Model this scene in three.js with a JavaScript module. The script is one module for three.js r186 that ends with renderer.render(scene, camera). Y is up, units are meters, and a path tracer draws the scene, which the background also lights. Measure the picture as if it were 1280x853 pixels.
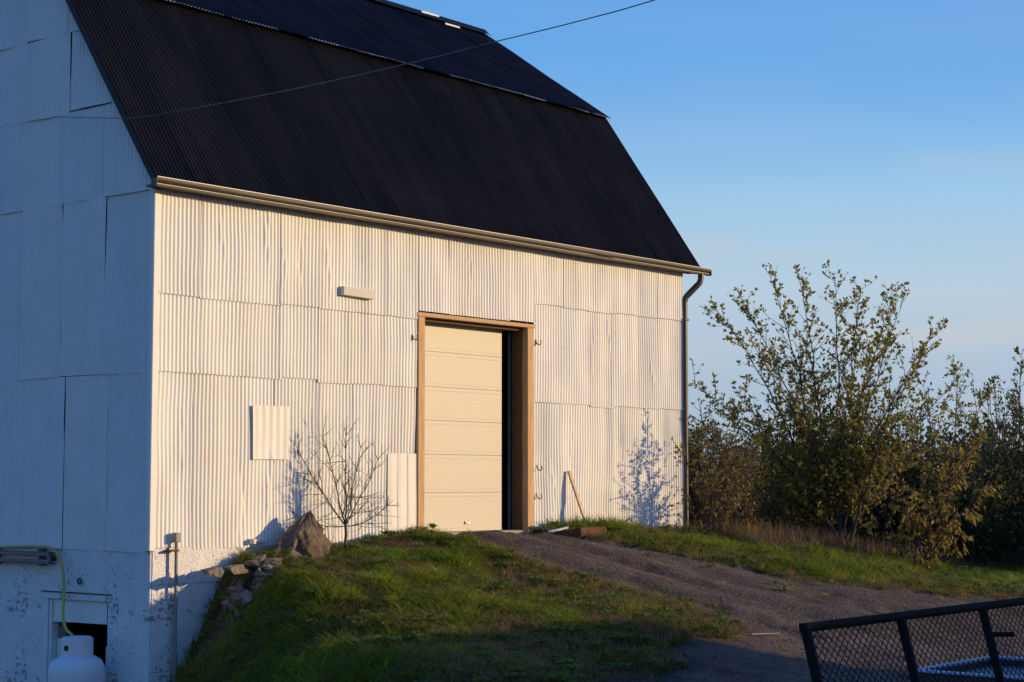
import * as THREE from 'three';
import { mergeGeometries, toCreasedNormals } from 'three/addons/utils/BufferGeometryUtils.js';
import { ConvexGeometry } from 'three/addons/geometries/ConvexGeometry.js';

// ---------- camera, sky, sun, exposure ----------
const scene = new THREE.Scene();
const EYE = new THREE.Vector3(0, 2.5, 0);
const camera = new THREE.PerspectiveCamera(21.42, 1280 / 853, 0.1, 3000);
camera.position.copy(EYE);
camera.rotation.set(THREE.MathUtils.degToRad(4.526), 0, 0);
scene.add(camera);

const PHI = THREE.MathUtils.degToRad(50.8);                 // how the barn is turned
const W = new THREE.Vector3(Math.cos(PHI), 0, -Math.sin(PHI));   // along the long wall
const N = new THREE.Vector3(Math.sin(PHI), 0, Math.cos(PHI));    // out of the long wall
const C = new THREE.Vector3(-4.782, 0, -24);                // the barn corner nearest the yard
const SUN_AZ = THREE.MathUtils.degToRad(40), SUN_EL = THREE.MathUtils.degToRad(11.5);
const SUN = new THREE.Vector3().addScaledVector(N, Math.cos(SUN_AZ)).addScaledVector(W, Math.sin(SUN_AZ)).multiplyScalar(Math.cos(SUN_EL));
SUN.y = Math.sin(SUN_EL); SUN.normalize();

const lin = v => { v /= 255; return v <= 0.04045 ? v / 12.92 : Math.pow((v + 0.055) / 1.055, 2.4); };
function hash(x, y, z = 0) { let h = (x * 374761393 + y * 668265263 + z * 2147483647) | 0; h = Math.imul(h ^ (h >>> 13), 1274126177); h = Math.imul(h ^ (h >>> 16), 2246822519); return ((h ^ (h >>> 15)) >>> 0) / 4294967296; }
function noise2(x, y, s = 0) {
  const xi = Math.floor(x), yi = Math.floor(y); let u = x - xi, v = y - yi; u = u * u * (3 - 2 * u); v = v * v * (3 - 2 * v);
  const a = hash(xi, yi, s), b = hash(xi + 1, yi, s), c = hash(xi, yi + 1, s), d = hash(xi + 1, yi + 1, s);
  return (a + (b - a) * u + (c - a) * v + (a - b - c + d) * u * v) * 2 - 1;
}
function fbm(x, y, o = 4, s = 0) { let a = 0, k = 0.5; for (let i = 0; i < o; i++) { a += k * noise2(x, y, s + i * 17); x *= 2.03; y *= 2.03; k *= 0.5; } return a; }
function pnoise(x, y, p, s) {   // wraps every p cells
  const xi = Math.floor(x), yi = Math.floor(y); let u = x - xi, v = y - yi; u = u * u * (3 - 2 * u); v = v * v * (3 - 2 * v);
  const m = q => ((q % p) + p) % p;
  const a = hash(m(xi), m(yi), s), b = hash(m(xi + 1), m(yi), s), c = hash(m(xi), m(yi + 1), s), d = hash(m(xi + 1), m(yi + 1), s);
  return (a + (b - a) * u + (c - a) * v + (a - b - c + d) * u * v) * 2 - 1;
}
function rng(seed) { let s = seed >>> 0; return () => { s = (s + 0x6D2B79F5) | 0; let t = Math.imul(s ^ (s >>> 15), 1 | s); t = (t + Math.imul(t ^ (t >>> 7), 61 | t)) ^ t; return ((t ^ (t >>> 14)) >>> 0) / 4294967296; }; }
const clamp = (v, a = 0, b = 1) => Math.min(b, Math.max(a, v));
const sstep = (a, b, v) => { const t = clamp((v - a) / (b - a)); return t * t * (3 - 2 * t); };
const lerp = (a, b, t) => a + (b - a) * t;
function curve(pts, x) { if (x <= pts[0][0]) return pts[0][1]; for (let i = 1; i < pts.length; i++) if (x < pts[i][0]) { const [a, b] = pts[i - 1], [c, d] = pts[i]; return lerp(b, d, (x - a) / (c - a)); } return pts[pts.length - 1][1]; }

{ // evening sky: air by height, a warm glow round the sun, thin high cloud
  const w = 1024, h = 512, data = new Float32Array(w * h * 4);
  const stops = [[-90, 60, 60, 62], [-4, 120, 128, 138], [0, 160, 180, 201], [3, 168, 189, 210], [6, 179, 202, 220], [9, 154, 197, 229], [12, 106, 172, 231], [15.5, 82, 157, 229], [25, 62, 138, 218], [45, 48, 114, 214], [90, 38, 94, 202]];
  for (let j = 0; j < h; j++) {
    const el = ((j + 0.5) / h - 0.5) * 180, e = THREE.MathUtils.degToRad(el);
    for (let i = 0; i < w; i++) {
      const az = ((i + 0.5) / w - 0.5) * 2 * Math.PI, dx = Math.cos(e) * Math.cos(az), dz = Math.cos(e) * Math.sin(az), dy = Math.sin(e);
      const c = [1, 2, 3].map(k => lin(curve(stops.map(q => [q[0], q[k]]), el)));
      const cs = dx * SUN.x + dy * SUN.y + dz * SUN.z, ang = Math.acos(clamp(cs, -1, 1));
      const glow = Math.exp(-ang * 3.6) * 0.9 * sstep(-6, 2, el);
      const haze = Math.exp(-Math.max(0, el) / 9) * Math.exp(-ang * 1.9) * 0.3 * sstep(-6, 1, el);
      let cl = 0;
      if (el > 0.3) { const k = 1 / (dy + 0.06); cl = sstep(0.08, 0.5, fbm(dx * k * 0.5 + 3, dz * k * 1.1, 4, 5)) * 0.10 * sstep(0.5, 4, el) * sstep(40, 12, el); cl += sstep(0.1, 0.6, fbm(az * 6, el * 1.1, 3, 71)) * 0.45 * sstep(1, 3.5, el) * sstep(13, 6, el); }
      const t = (j * w + i) * 4;
      const cc = [0.6, 0.58, 0.58];
      const gl = [1.0, 0.62, 0.3];
      for (let q = 0; q < 3; q++) data[t + q] = (lerp(c[q], cc[q], cl) + (glow + haze) * gl[q]) * 0.89;
      data[t + 3] = 1;
    }
  }
  const sky = new THREE.DataTexture(data, w, h, THREE.RGBAFormat, THREE.FloatType);
  sky.mapping = THREE.EquirectangularReflectionMapping; sky.magFilter = sky.minFilter = THREE.LinearFilter; sky.colorSpace = THREE.LinearSRGBColorSpace; sky.needsUpdate = true;
  scene.background = sky; scene.environment = sky;
}
const sun = new THREE.DirectionalLight(new THREE.Color().setRGB(1, 0.71, 0.38), 4.4);
sun.position.copy(SUN).multiplyScalar(90).add(new THREE.Vector3(0, 0, -26)); sun.target.position.set(0, 0, -26);
sun.castShadow = true; sun.shadow.mapSize.set(4096, 4096); sun.shadow.bias = -0.0006;
Object.assign(sun.shadow.camera, { left: -45, right: 45, top: 30, bottom: -30, near: 1, far: 220 });
scene.add(sun, sun.target);
const renderer = new THREE.WebGLRenderer({ antialias: true });
renderer.toneMapping = THREE.LinearToneMapping; renderer.toneMappingExposure = 1.15;
renderer.outputColorSpace = THREE.SRGBColorSpace; renderer.shadowMap.enabled = true;
renderer.setSize(1024, 682);

// ---------- helpers ----------
const V = (x, y, z) => new THREE.Vector3(x, y, z);
const bw = (u, y, s) => C.clone().addScaledVector(W, u).addScaledVector(N, s).add(V(0, y, 0));   // barn coordinates to the world
const toUS = (x, z) => { const dx = x - C.x, dz = z - C.z; return [dx * W.x + dz * W.z, dx * N.x + dz * N.z]; };
const taken = {};
function numbered(n) { taken[n] = (taken[n] || 0) + 1; return taken[n] === 1 ? n : n + '_' + String(taken[n] - 1).padStart(3, '0'); }
function finish(o) { o.traverse(m => { if (m.isMesh) { m.castShadow = true; m.receiveShadow = true; } }); return o; }
function tag(o, label, category, group, kind) { o.userData.label = label; if (category) o.userData.category = category; if (group) o.userData.group = group; if (kind) o.userData.kind = kind; return o; }
function thing(name, label, category, pos, turn = 0, group) { const o = new THREE.Group(); o.name = numbered(name); o.position.copy(pos); o.rotation.y = turn; tag(o, label, category, group); scene.add(o); return o; }
function part(name, g, m, parent) { const o = new THREE.Mesh(Array.isArray(g) ? mergeGeometries(g.map(q => q.index ? q.toNonIndexed() : q)) : g, m); o.name = name; o.castShadow = o.receiveShadow = true; parent.add(o); return o; }
function structure(name, g, m) { const o = part(name, g, m, scene); o.userData.kind = 'structure'; o.userData.label = name.replace(/_/g, ' '); return o; }
const mat = (r, g, b, o = {}) => { const m = new THREE.MeshStandardMaterial({ roughness: 0.85, metalness: 0, side: THREE.DoubleSide, ...o }); m.color.setRGB(r, g, b); return m; };
function box(x0, x1, y0, y1, z0, z1, bev = 0.004) {   // a box with chamfered edges
  const w = x1 - x0, h = y1 - y0, d = z1 - z0; const b = Math.min(bev, w / 4, h / 4, d / 4), pts = [];
  for (const sx of [-1, 1]) for (const sy of [-1, 1]) for (const sz of [-1, 1]) { pts.push(V(sx * (w / 2 - b), sy * (h / 2 - b), sz * d / 2), V(sx * (w / 2 - b), sy * h / 2, sz * (d / 2 - b)), V(sx * w / 2, sy * (h / 2 - b), sz * (d / 2 - b))); }
  const g = new ConvexGeometry(pts); g.translate((x0 + x1) / 2, (y0 + y1) / 2, (z0 + z1) / 2);
  const p = g.attributes.position, nn = g.attributes.normal, uv = new Float32Array(p.count * 2);
  for (let i = 0; i < p.count; i++) { const ax = Math.abs(nn.getX(i)), ay = Math.abs(nn.getY(i)), az = Math.abs(nn.getZ(i)); if (az >= ax && az >= ay) { uv[2 * i] = p.getX(i); uv[2 * i + 1] = p.getY(i); } else if (ax >= ay) { uv[2 * i] = p.getZ(i); uv[2 * i + 1] = p.getY(i); } else { uv[2 * i] = p.getX(i); uv[2 * i + 1] = p.getZ(i); } }
  g.setAttribute('uv', new THREE.BufferAttribute(uv, 2)); return g;
}
function bar(a, b, r0, r1 = r0, sides = 6) { const d = b.clone().sub(a), g = new THREE.CylinderGeometry(r1, r0, d.length(), sides, 1); g.applyQuaternion(new THREE.Quaternion().setFromUnitVectors(V(0, 1, 0), d.clone().normalize())); const m = a.clone().add(b).multiplyScalar(0.5); g.translate(m.x, m.y, m.z); return g; }
function tube(pts, r, seg = 40, sides = 8) { return new THREE.TubeGeometry(new THREE.CatmullRomCurve3(pts), seg, r, sides, false); }
function texture(size, fn, srgb = true, rep = 1) {
  const d = new Uint8Array(size * size * 4);
  for (let j = 0; j < size; j++) for (let i = 0; i < size; i++) { const c = fn(i / size, j / size), t = (j * size + i) * 4; for (let q = 0; q < 3; q++) { let v = clamp(typeof c === 'number' ? c : c[q]); if (srgb) v = v <= 0.0031308 ? v * 12.92 : 1.055 * Math.pow(v, 1 / 2.4) - 0.055; d[t + q] = Math.round(v * 255); } d[t + 3] = 255; }
  const x = new THREE.DataTexture(d, size, size); x.wrapS = x.wrapT = THREE.RepeatWrapping; x.magFilter = THREE.LinearFilter; x.minFilter = THREE.LinearMipmapLinearFilter; x.generateMipmaps = true; if (srgb) x.colorSpace = THREE.SRGBColorSpace; x.repeat.set(rep, rep); x.needsUpdate = true; return x;
}
const tf = (x, y, p, s, o = 4) => { let a = 0, k = 0.5, q = p; for (let i = 0; i < o; i++) { a += k * pnoise(x * q, y * q, q, s + i); q *= 2; k *= 0.5; } return a; };

// ---------- materials ----------
const paintTex = texture(1024, (x, y) => {      // white paint on sheet metal, 3 m across
  let v = 0.77 + 0.05 * tf(x, y, 6, 1) + 0.03 * tf(x, y, 60, 9, 3);
  const run = tf(x, y * 0.5, 8, 21, 2) + 0.9 * pnoise(x * 90, y * 4, 90 * 4, 31) * 0.5;
  const st = sstep(0.35, 0.8, run) * 0.35, c = [v, v * 0.985, v * 0.95];
  const peel = sstep(0.5, 0.56, tf(x, y, 40, 44, 4)) * sstep(0.2, 0.4, tf(x, y, 5, 51, 2)) * 0.6;
  return [lerp(lerp(c[0], 0.62, st), 0.4, peel), lerp(lerp(c[1], 0.55, st), 0.38, peel), lerp(lerp(c[2], 0.44, st), 0.35, peel)];
});
const wallMat = mat(1, 1, 1, { map: paintTex, roughness: 0.62 });
const wallMats = [[1, 1, 1], [0.95, 0.955, 0.95], [1.03, 1.02, 1.0], [0.97, 0.96, 0.93]].map(c => mat(c[0] * 0.87, c[1] * 0.875, c[2] * 0.86, { map: paintTex, roughness: 0.65 }));
const stoneTex = texture(1024, (x, y) => {      // whitewashed concrete, 3 m across, paint off in spots
  const v = 0.64 + 0.06 * tf(x, y, 7, 3, 3) + 0.1 * tf(x, y, 80, 4, 3), p = tf(x, y, 24, 61, 5) + 0.55 * tf(x, y, 4, 77, 3);
  const off = sstep(0.4, 0.46, p) * 0.75, g = 0.17 + 0.1 * tf(x, y, 60, 5, 2);
  return [lerp(v, g * 1.1, off), lerp(v, g, off), lerp(v * 0.97, g * 0.85, off)];
});
const stoneBump = texture(1024, (x, y) => 0.5 + 0.2 * tf(x, y, 10, 3, 3) + 0.35 * tf(x, y, 60, 13, 3) - 0.2 * sstep(0.4, 0.46, tf(x, y, 24, 61, 5) + 0.55 * tf(x, y, 4, 77, 3)), false);
const foundMat = mat(1, 1, 1, { map: stoneTex, bumpMap: stoneBump, bumpScale: 0.02, roughness: 0.9 });
const woodTex = texture(512, (x, y) => { const gr = tf(x * 16 % 1, y, 4, 8, 3) * 0.5 + pnoise(x * 60, y * 3, 60, 8) * 0.3 + pnoise(x * 160, y * 5, 160, 12) * 0.25, v = 1 + 0.55 * gr; return [0.62 * v, 0.41 * v * (1 - 0.04 * gr), 0.2 * v * (1 - 0.1 * gr)]; });
const pine = mat(0.74, 0.69, 0.66, { map: woodTex, roughness: 0.75 });
const greyWood = mat(0.75, 0.85, 1.1, { map: woodTex, roughness: 0.85 });
const darkWood = mat(0.17, 0.13, 0.11, { map: woodTex, roughness: 0.85 });
const roofTex = texture(1024, (x, y) => { const s = pnoise(x * 64, y * 4, 256, 3) * 0.5 + 0.5 * tf(x, y, 12, 4); const rust = sstep(0.25, 0.6, tf(x, y, 5, 33, 4)) * 0.5; const v = 0.0062 + 0.003 * s; return [v * (0.92 + 0.5 * rust), v * (0.95 + 0.12 * rust), v * (1.1 - 0.1 * rust)]; });
const roofMats = [1, 0.85, 1.2].map(k => { const m = new THREE.MeshPhysicalMaterial({ map: roofTex, roughness: 0.6, specularIntensity: 0.25, side: THREE.DoubleSide }); m.color.setRGB(k, k, k); return m; });
const zinc = mat(0.55, 0.54, 0.52, { metalness: 0.6, roughness: 0.45 });
const bronze = mat(0.034, 0.025, 0.016, { roughness: 0.6 }), creamTrim = mat(0.6, 0.55, 0.44, { roughness: 0.4 });
const darkBrown = mat(0.035, 0.027, 0.022, { roughness: 0.45 });
const black = mat(0.012, 0.012, 0.013, { roughness: 0.7 });
const rusty = mat(0.09, 0.055, 0.035, { roughness: 0.8, metalness: 0.3 });

const LEN = 12.55, WID = 10.2, EAVE = 6.5, SILL = 1.65;   // barn length, width, eave and sill heights
// ---------- terrain ----------
const topLine = [[-30, 0], [0.35, 0], [0.75, 1.1], [1.2, 1.38], [2.2, 1.44], [3.5, 1.52], [4.6, 1.68], [5.2, 1.745], [8.1, 1.745], [9.5, 1.7], [12.6, 1.58], [15, 1.38], [18.7, 1.05], [25, 0.8], [60, 0.3]];
const drop = [[-1, 1], [0.4, 1], [1.5, 0.87], [2.6, 0.72], [4.1, 0.54], [5.6, 0.37], [6.8, 0.18], [8.5, 0.03], [10, 0]];
const rightEdge = u => curve([[8.0, 0.3], [8.7, 1.3], [9.84, 2.9], [11.1, 4.55], [14.9, 6.0], [25, 8.4], [60, 14]], u);
const leftEdge = u => 5.75 + Math.max(0, 5.6 - u) * 0.2;
function cover(x, z) {          // 0 grass, 1 drive, 2 road
  const [u, s] = toUS(x, z), q = 0.5 * fbm(x * 1.5, z * 1.5, 4, 9);
  if (s < -0.3) return 0;
  const road = s > 6.55 + q + 0.02 * Math.abs(u - 5) && s < 13 + q;
  if (road) return 2;
  if (s >= 13) return 0;
  if (u > 5.05 + q * 0.5 + 0.13 * s && u <= 8.0) return 1;
  if (u > 8.0) return s > rightEdge(u) + q ? 1 : 0;
  return s > leftEdge(u) + q ? 1 : 0;
}
function height(x, z) {
  const [u, s] = toUS(x, z);
  let uu = u + 0.22 * Math.min(Math.max(s, 0), 6) * sstep(4, 0, u);        // the bank spreads as it runs out
  let t = curve(topLine, uu);
  if (uu < 2.6 && s > 0) { const wd = 0.35 + 0.35 * Math.min(s, 5); t = 1.44 * sstep(0.8 - wd * 1.3, 1.25 + wd * 0.85, uu); }
  const base = lerp(-1.1, 0, sstep(-1.6, 1.3 , uu));
  const d = curve(drop, s);
  let h = base + (t - base * 0) * d;
  if (uu < 1.3) h = base + (t - base * (t / 1.44)) * d;
  if (s < 0 && u > 12.5) h = t;
  if (s < -0.12 && u > 0.12 && u < LEN - 0.1 && s > -WID + 0.1) return -1.25;
  const far = Math.hypot(x, z + 26);
  const c = cover(x, z), k = c === 0 ? 1 : c === 1 ? 0.55 : 0.35;
  h += k * sstep(0.0, 0.7, Math.abs(s) + (u < 0 ? 1 : 0)) * (0.09 * fbm(x * 0.6, z * 0.6, 3, 3) + 0.035 * fbm(x * 2.4, z * 2.4, 3, 7));
  if (c > 0) { h += 0.035 * noise2(u * 1.5, s * 0.35, 41) + 0.022 * noise2(x * 3.2, z * 3.2, 43) + 0.012 * noise2(x * 7, z * 7, 44) - 0.03; if (c === 1) h -= 0.06 * (Math.exp(-(((u - 5.9 - s * 0.06) / 0.22) ** 2)) + Math.exp(-(((u - 7.4 - s * 0.06) / 0.22) ** 2))); }
  if (far > 40) h = lerp(h, 0.4 * fbm(x * 0.02, z * 0.02, 3, 1) + 0.2, sstep(40, 80, far));
  return h;
}
{
  const axis = (a, b, step, far) => { const v = []; for (let q = a; q <= b + 1e-6; q += step) v.push(q); let d = step, lo = a, hi = b; const L = [], R = []; while (lo > -far) { d *= 1.22; lo -= d; L.unshift(lo); hi += d; R.push(hi); } return [...L, ...v, ...R]; };
  const xs = axis(-7.5, 13.5, 0.085, 1500), zs = axis(-40, -17, 0.085, 1500), nx = xs.length, nz = zs.length;
  const pos = new Float32Array(nx * nz * 3), uv = new Float32Array(nx * nz * 2), col = new Float32Array(nx * nz * 3);
  for (let j = 0; j < nz; j++) for (let i = 0; i < nx; i++) {
    const t = j * nx + i, x = xs[i], z = zs[j]; pos[3 * t] = x; pos[3 * t + 1] = height(x, z); pos[3 * t + 2] = z; uv[2 * t] = x / 2; uv[2 * t + 1] = z / 2;
    const f = sstep(60, 120, Math.hypot(x, z + 26)), m = fbm(x * 0.9, z * 0.9, 4, 15);
        const soil = [0.07 + 0.03 * m, 0.052 + 0.02 * m, 0.03 + 0.01 * m], gr = [0.07, 0.09, 0.03];
    for (let q = 0; q < 3; q++) col[3 * t + q] = lerp(soil[q], gr[q], f);
  }
  const idx = [[], [], []];
  for (let j = 0; j < nz - 1; j++) for (let i = 0; i < nx - 1; i++) { const a = j * nx + i, b = a + 1, c = a + nx, d = c + 1; idx[cover((xs[i] + xs[i + 1]) / 2, (zs[j] + zs[j + 1]) / 2)].push(a, c, b, b, c, d); }
  const full = new THREE.BufferGeometry(); full.setAttribute('position', new THREE.BufferAttribute(pos, 3)); full.setIndex(idx.flat()); full.computeVertexNormals();
  const gravel = texture(1024, (x, y) => { const a = tf(x, y, 64, 2, 3), b = tf(x, y, 6, 8, 4), v = 0.5 + 0.42 * a + 0.35 * b; return [v, v * 0.97, v * 0.93]; });
  const gravelBump = texture(1024, (x, y) => 0.5 + 0.5 * tf(x, y, 90, 2, 3) + 0.2 * tf(x, y, 14, 8, 4), false);
  const ms = [mat(1, 1, 1, { vertexColors: true, map: texture(512, (x, y) => { const v = 0.75 + 0.5 * tf(x, y, 30, 6, 4); return [v, v, v]; }), bumpMap: gravelBump, bumpScale: 0.03, roughness: 1 }),
    mat(0.118, 0.084, 0.059, { vertexColors: true, map: gravel, bumpMap: gravelBump, bumpScale: 0.03, roughness: 1 }), mat(0.12, 0.089, 0.064, { vertexColors: true, map: gravel, bumpMap: gravelBump, bumpScale: 0.012, roughness: 0.95 })];
  ['ground', 'gravel_driveway', 'road'].forEach((name, k) => {
    const map = new Map(), P = [], Nn = [], U = [], K = [], I = [];
    for (const t of idx[k]) { let q = map.get(t); if (q === undefined) { q = map.size; map.set(t, q); P.push(pos[3 * t], pos[3 * t + 1], pos[3 * t + 2]); const n = full.attributes.normal; Nn.push(n.getX(t), n.getY(t), n.getZ(t)); U.push(uv[2 * t], uv[2 * t + 1]); if (k === 0) K.push(col[3 * t], col[3 * t + 1], col[3 * t + 2]); else { const x = pos[3 * t], z = pos[3 * t + 2], [u, s] = toUS(x, z), md = 1 + 0.6 * fbm(u * 1.6, s * 0.45, 4, 91) + 0.4 * fbm(x * 3, z * 3, 3, 92), br = 0.14 * fbm(x * 0.8, z * 0.8, 3, 93); K.push(md * (1 + br), md, md * (1 - br)); } } I.push(q); }
    const g = new THREE.BufferGeometry(); g.setAttribute('position', new THREE.Float32BufferAttribute(P, 3)); g.setAttribute('normal', new THREE.Float32BufferAttribute(Nn, 3)); g.setAttribute('uv', new THREE.Float32BufferAttribute(U, 2)); g.setAttribute('color', new THREE.Float32BufferAttribute(K, 3)); g.setIndex(I);
    structure(name, g, ms[k]);
  });
}
const hus = (u, s) => { const p = bw(u, 0, s); return height(p.x, p.z); };

// ---------- the barn ----------

const barn = thing('barn', 'white corrugated metal barn with black gambrel roof and cream overhead door', 'barn', C, PHI);
// corrugated sheet in the plane z = 0; x runs across, y up; bottom and top may be functions of x
function sheet(x0, x1, bot, top, { pitch = 0.07, depth = 0.0175, warp = 1, seed = 0, lift = 0.0012, wall = 1, rows = 14, per = 7, uo = 0, vo = 0, dent = null } = {}) {
  const w = x1 - x0, nx = Math.max(4, Math.round(w / pitch * per)), P = [], U = [], I = [];
  const bf = typeof bot === 'function' ? bot : () => bot, tfn = typeof top === 'function' ? top : () => top;
  for (let j = 0; j <= rows; j++) for (let i = 0; i <= nx; i++) {
    const x = x0 + w * i / nx, a = bf(x), b = tfn(x), y = lerp(a, b, j / rows);
    const amp = depth / 2 * (1 + warp * 0.28 * noise2(x * 5, y * 0.6, wall + 3));
    const wig = warp * (0.012 * noise2(y * 0.9, x * 0.7, wall) + 0.006 * noise2(y * 2.6, x * 1.6, wall + 1)) + 0.006 * noise2(y * 0.7, 1, seed);
    let z = amp * Math.cos(2 * Math.PI * (x + wig) / pitch) + warp * (0.014 * noise2(x * 1.1, y * 0.7, wall + 5) + 0.007 * noise2(x * 3.4, y * 1.4, wall + 6));
    const e = (x - x0) / w; z += lift * Math.exp(-e * 9) * (1 + 0.8 * noise2(y * 1.3, 3, seed + 8));
    if (j === 0) z += 0.002 + 0.005 * Math.max(0, noise2(x * 6, 1, seed + 9));
    const jag = j === 0 ? 0.012 * noise2(x * 1.4, 2, seed + 4) : 0;
    if (dent) z += dent(x, y);
    P.push(x, y + jag, z); U.push((x + uo) / 3, (y + vo) / 3);
  }
  for (let j = 0; j < rows; j++) for (let i = 0; i < nx; i++) { const a = j * (nx + 1) + i, b = a + 1, c = a + nx + 1, d = c + 1; I.push(a, b, c, b, d, c); }
  const g = new THREE.BufferGeometry(); g.setAttribute('position', new THREE.Float32BufferAttribute(P, 3)); g.setAttribute('uv', new THREE.Float32BufferAttribute(U, 2)); g.setIndex(I); g.computeVertexNormals(); return g;
}
{ // foundation: poured courses, painted white, along the front and the near gable; plain behind
  const yb = -1.5, ys = [yb, -0.75, 0.02, 0.72, 1.16, SILL];
  for (let k = 0; k < 5; k++) part('foundation_course', box(0.002 * (k % 2), LEN - 0.002 * (k % 2), ys[k] + 0.003, ys[k + 1] - 0.003, -0.35, 0.035 + 0.006 * ((k * 7) % 3)), foundMat, barn);
  part('foundation_core', box(0.05, LEN - 0.02, yb, SILL - 0.02, -0.36, 0.02), foundMat, barn);
  // near gable with the basement opening between z -2.15 and -0.82, up to y 0.93
  const gx0 = -0.03, gx1 = 0.3;
  for (const [z0, z1, y0, y1] of [[-0.82, -0.351, yb, 1.60], [-WID, -2.15, yb, 1.60], [-2.149, -0.821, 0.93, 1.60]]) { const g = box(gx0, gx1, y0, y1, z0, z1, 0.006); part('foundation_wall', g, foundMat, barn); }
  part('foundation_wall', box(LEN - 0.3, LEN + 0.02, yb, SILL - 0.05, -WID, -0.351), foundMat, barn);
  part('foundation_wall', box(gx1 + 0.001, LEN - 0.301, yb, SILL - 0.05, -WID, -WID + 0.3), foundMat, barn);
  part('barn_floor', box(0.31, LEN - 0.31, 1.5, 1.62, -WID + 0.31, -0.37), darkWood, barn);
  const corner = mat(1, 1, 1, { map: stoneTex, bumpMap: stoneBump, bumpScale: 0.02, roughness: 0.9 });
  part('foundation_corner', box(-0.034, 0.0, yb, 1.598, -0.352, 0.03, 0.008), corner, barn);
  // basement window: lintel strip, side frame, hanging metal flap, boards and dark gap
  const wf = new THREE.Group(); wf.name = 'basement_window'; barn.add(wf);
  const paint = mat(0.62, 0.62, 0.6, { roughness: 0.7 });
  part('lintel', box(-0.055, 0.05, 0.905, 1.0, -2.26, -0.76, 0.01), foundMat, wf);
  part('drip_edge', box(-0.07, 0.04, 1.003, 1.015, -2.27, -0.75, 0.002), rusty, wf);
  part('frame', box(-0.045, 0.08, -1.2, 0.9, -2.24, -2.13, 0.006), paint, wf);
  part('frame', box(-0.03, 0.09, -1.2, 0.9, -2.12, -2.06, 0.006), paint, wf);
  part('frame', box(-0.012, 0.09, -1.2, 0.9, -0.86, -0.82, 0.006), paint, wf);
  const fl = sheet(-2.05, -0.87, 0.6, 0.9, { pitch: 0.15, depth: 0.012, seed: 91, rows: 4 }); fl.rotateY(-Math.PI / 2); fl.scale(1, 1, 1); fl.translate(0.0, 0, 0);
  part('metal_flap', fl, wallMats[1], wf);
  part('board', box(0.06, 0.09, -1.2, 0.36, -2.05, -1.72, 0.004), paint, wf);
  part('board', box(0.07, 0.1, -1.2, 0.3, -0.99, -0.87, 0.004), paint, wf);
}
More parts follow.
